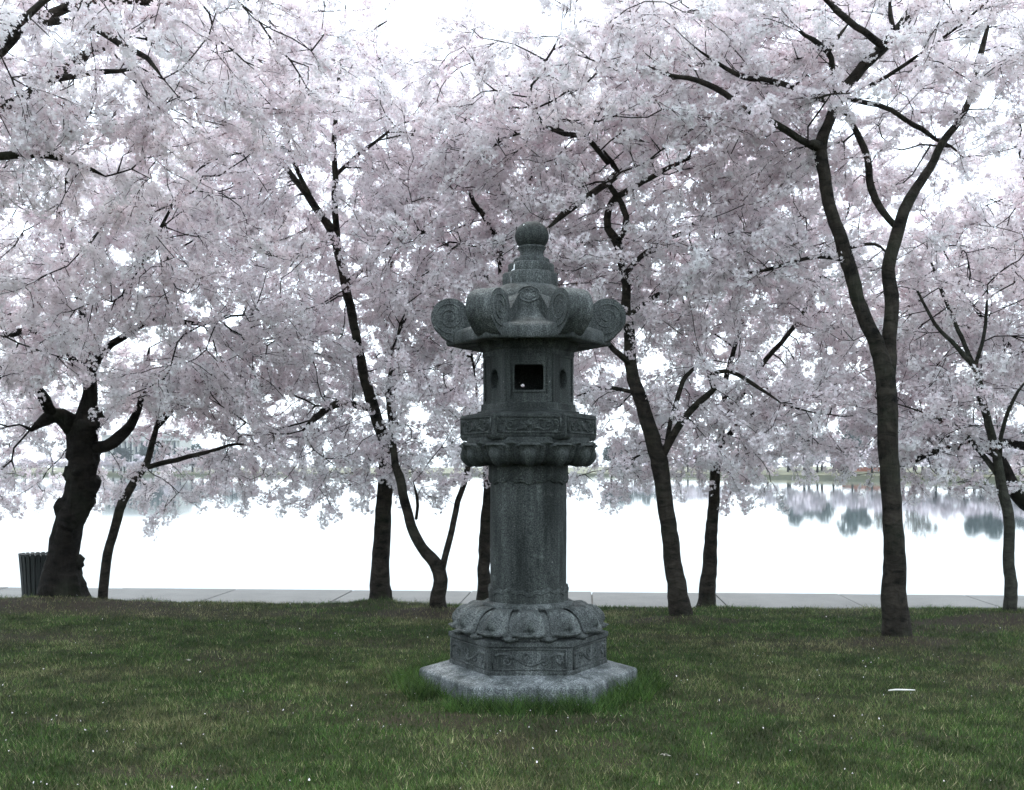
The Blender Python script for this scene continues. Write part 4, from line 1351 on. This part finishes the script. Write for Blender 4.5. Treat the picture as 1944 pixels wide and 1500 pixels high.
def far_trees():
    mw = plain('far_blossom', (.62, .57, .60), .9, .12, .6)
    mg = plain('far_hazed_foliage', (.095, .118, .112), .9, .3, .6)  # paler and bluer than the leaves: distance haze mixed into the colour
    mo = plain('far_bare_twigs', (.13, .12, .10), .9, .3, .6)
    cw = [leaf_crown('far_cherry_crown', mw, 4.2, 2.4, 520, .42, 300+k, 4.4) for k in range(4)]
    cg = [leaf_crown('far_green_crown', mg, 5.0, 5.5, 620, .62, 320+k, 10.0) for k in range(3)]
    co = [leaf_crown('far_bare_crown', mo, 5.5, 5.0, 480, .45, 340+k, 10.5) for k in range(2)]
    def trunk(h, r):
        mb = MB(); mb.tube([(0, 0, -.6), (.1, 0, h*.5), (0, .1, h)], [r*1.3, r, r*.6], 7)
        for k in range(4):
            a = k*1.6+.3
            mb.tube([(0, 0, h*.7), (math.cos(a)*h*.22, math.sin(a)*h*.22, h*1.0), (math.cos(a)*h*.36, math.sin(a)*h*.36, h*1.25)], [r*.6, r*.4, r*.2], 5)
        me = mesh('far_trunk', mb.v, mb.f); me.materials.append(M_BARK); return me
    tw, tg = trunk(3.4, .28), trunk(8.0, .38)
    r = random.Random(55)
    def put(nm, lab, grp, px, off, crown, tr, s):
        k = (px-CX)/F
        y = 300.0
        for _ in range(30): y = .5*y+.5*bank_y(k*y)
        y += off; x = k*y
        root = empty(nm, (x, y, WATERZ+1.0+.035*off*.6))
        root.scale = (s, s, s); root.rotation_euler = (0, 0, r.uniform(0, 6.28))
        tag(root, lab, 'tree', grp)
        link('trunk', tr, None, root, True); link('crown', crown, None, root)
    px = 1420
    while px < 2010:
        put('cherry_tree', 'small distant cherry tree in the white row across the water on the right', 'cherry trees on the right far bank', px, r.uniform(5, 12), r.choice(cw), tw, r.uniform(.85, 1.25))
        px += r.uniform(24, 40)
    px = 1180
    while px < 1420:
        put('cherry_tree', 'tiny distant pale cherry tree across the water beyond the leaning tree', 'cherry trees on the middle far bank', px, r.uniform(5, 14), r.choice(cw), tw, r.uniform(.8, 1.2))
        px += r.uniform(20, 32)
    px = 20
    while px < 470:
        put('cherry_tree', 'tiny distant pale cherry tree across the water on the left', 'cherry trees on the left far bank', px, r.uniform(5, 14), r.choice(cw), tw, r.uniform(.8, 1.2))
        px += r.uniform(20, 34)
    for px in (1500, 1535, 1560, 1625, 1690, 1735, 1850, 1870, 1890, 1960):
        t = r.random() < .55 or px > 1840
        put('shade_tree', 'tall dark tree behind the distant white row on the right', 'tall trees on the right far bank', px, r.uniform(18, 34), r.choice(cg if t else co), tg, r.uniform(.75, 1.05))
    for px in (1160, 1185, 1205, 1230, 1255):
        put('shade_tree', 'dark tree on the distant point across the water beyond the leaning tree', 'dark trees on the middle far bank', px, r.uniform(12, 40), r.choice(cg), tg, r.uniform(.65, .95))
    for px in (365, 385, 300, 275, 230, 440):
        put('shade_tree', 'bluish distant tree beside the columned building across the water', 'dark trees on the left far bank', px, r.uniform(10, 20), r.choice(cg), tg, r.uniform(.7, 1.0))
far_trees()

def far_building():
    d = 505.0
    x0, x1 = (196-CX)/F*d, (338-CX)/F*d
    zb, zt = WATERZ+1.6, CAMZ+(HY-822)/F*d
    root = empty('columned_building', ((x0+x1)/2, d, zb))
    tag(root, 'pale columned stone building across the water on the left', 'building')
    ms = plain('pale_limestone', (.52, .52, .50), .85, .08, .3)
    mg = plain('dark_window', (.05, .07, .09), .3, .2, 1)
    W, H = x1-x0, zt-zb
    mb = MB(); mb.box((-W/2, 2.2, -1), (W/2, 22, H*.86)); mb.build('wall', ms, root)
    mb = MB(); mb.box((-W/2-.6, -.6, -1), (W/2+.6, 22.5, .9)); mb.build('plinth', ms, root)
    mb = MB(); mb.box((-W/2-.5, -.4, H*.80), (W/2+.5, 2.1, H*.92)); mb.box((-W/2-.8, -.8, H*.92), (W/2+.8, 22.6, H*.955)); mb.build('cornice', ms, root)
    mb = MB(); mb.box((-W*.36, 3, H*.955+.002), (W*.36, 18, H)); mb.build('attic', ms, root)
    cm = MB(); cm.lathe([(.62, .9), (.62, 1.2), (.5, 1.3), (.43, H*.77), (.6, H*.785), (.6, H*.799)], 12)
    me = mesh('column', cm.v, cm.f); me.materials.append(ms)
    wm = MB(); wm.box((-.62, -.05, 0), (.62, .12, H*.30)); wme = mesh('window', wm.v, wm.f); wme.materials.append(mg)
    n = 14
    for k in range(n):
        x = -W/2+.9+(W-1.8)*k/(n-1)
        o = link('column', me, None, root, True); o.location = (x, .4, 0)
        if k < n-1:
            for z in (H*.12, H*.46):
                o = link('window', wme, None, root); o.location = (x+(W-1.8)/(n-1)/2, 2.2, z)
far_building()

def far_wall():
    k0, k1 = (1595-CX)/F, (1700-CX)/F
    xa, xb = 68, 80
    mb = MB()
    pts = []
    for px in (1600, 1640, 1700):
        k = (px-CX)/F; y = 230.
        for _ in range(30): y = .5*y+.5*bank_y(k*y)
        pts.append((k*(y+13), y+13))
    rs = []
    for x, y in pts:
        rs.append([(x, y, 0), (x, y+.5, 0), (x, y+.5, 2.1), (x, y, 2.1)])
    mb.rings(rs)
    o = mb.build('brick_wall', plain('red_brick', (.33, .13, .085), .9, .2, 2)); 
    tag(o, 'long low reddish wall under the distant white trees on the right', 'wall')
far_wall()

# ------------------------------------------------------------------ the air over the basin
def haze():
    mb = MB(); mb.box((-420, -70, -3.6), (420, 640, 32))
    m = bpy.data.materials.new('haze_air'); m.use_nodes = True
    n = m.node_tree; n.nodes.clear()
    o = N(n, 'ShaderNodeOutputMaterial'); v = N(n, 'ShaderNodeVolumePrincipled')
    v.inputs['Color'].default_value = (.86, .93, 1.0, 1)
    v.inputs['Density'].default_value = .0002
    v.inputs['Anisotropy'].default_value = 0.0
    n.links.new(v.outputs[0], o.inputs['Volume'])
    tag(mb.build('haze', m), 'pale mist over the water', 'haze', kind='stuff')
haze()
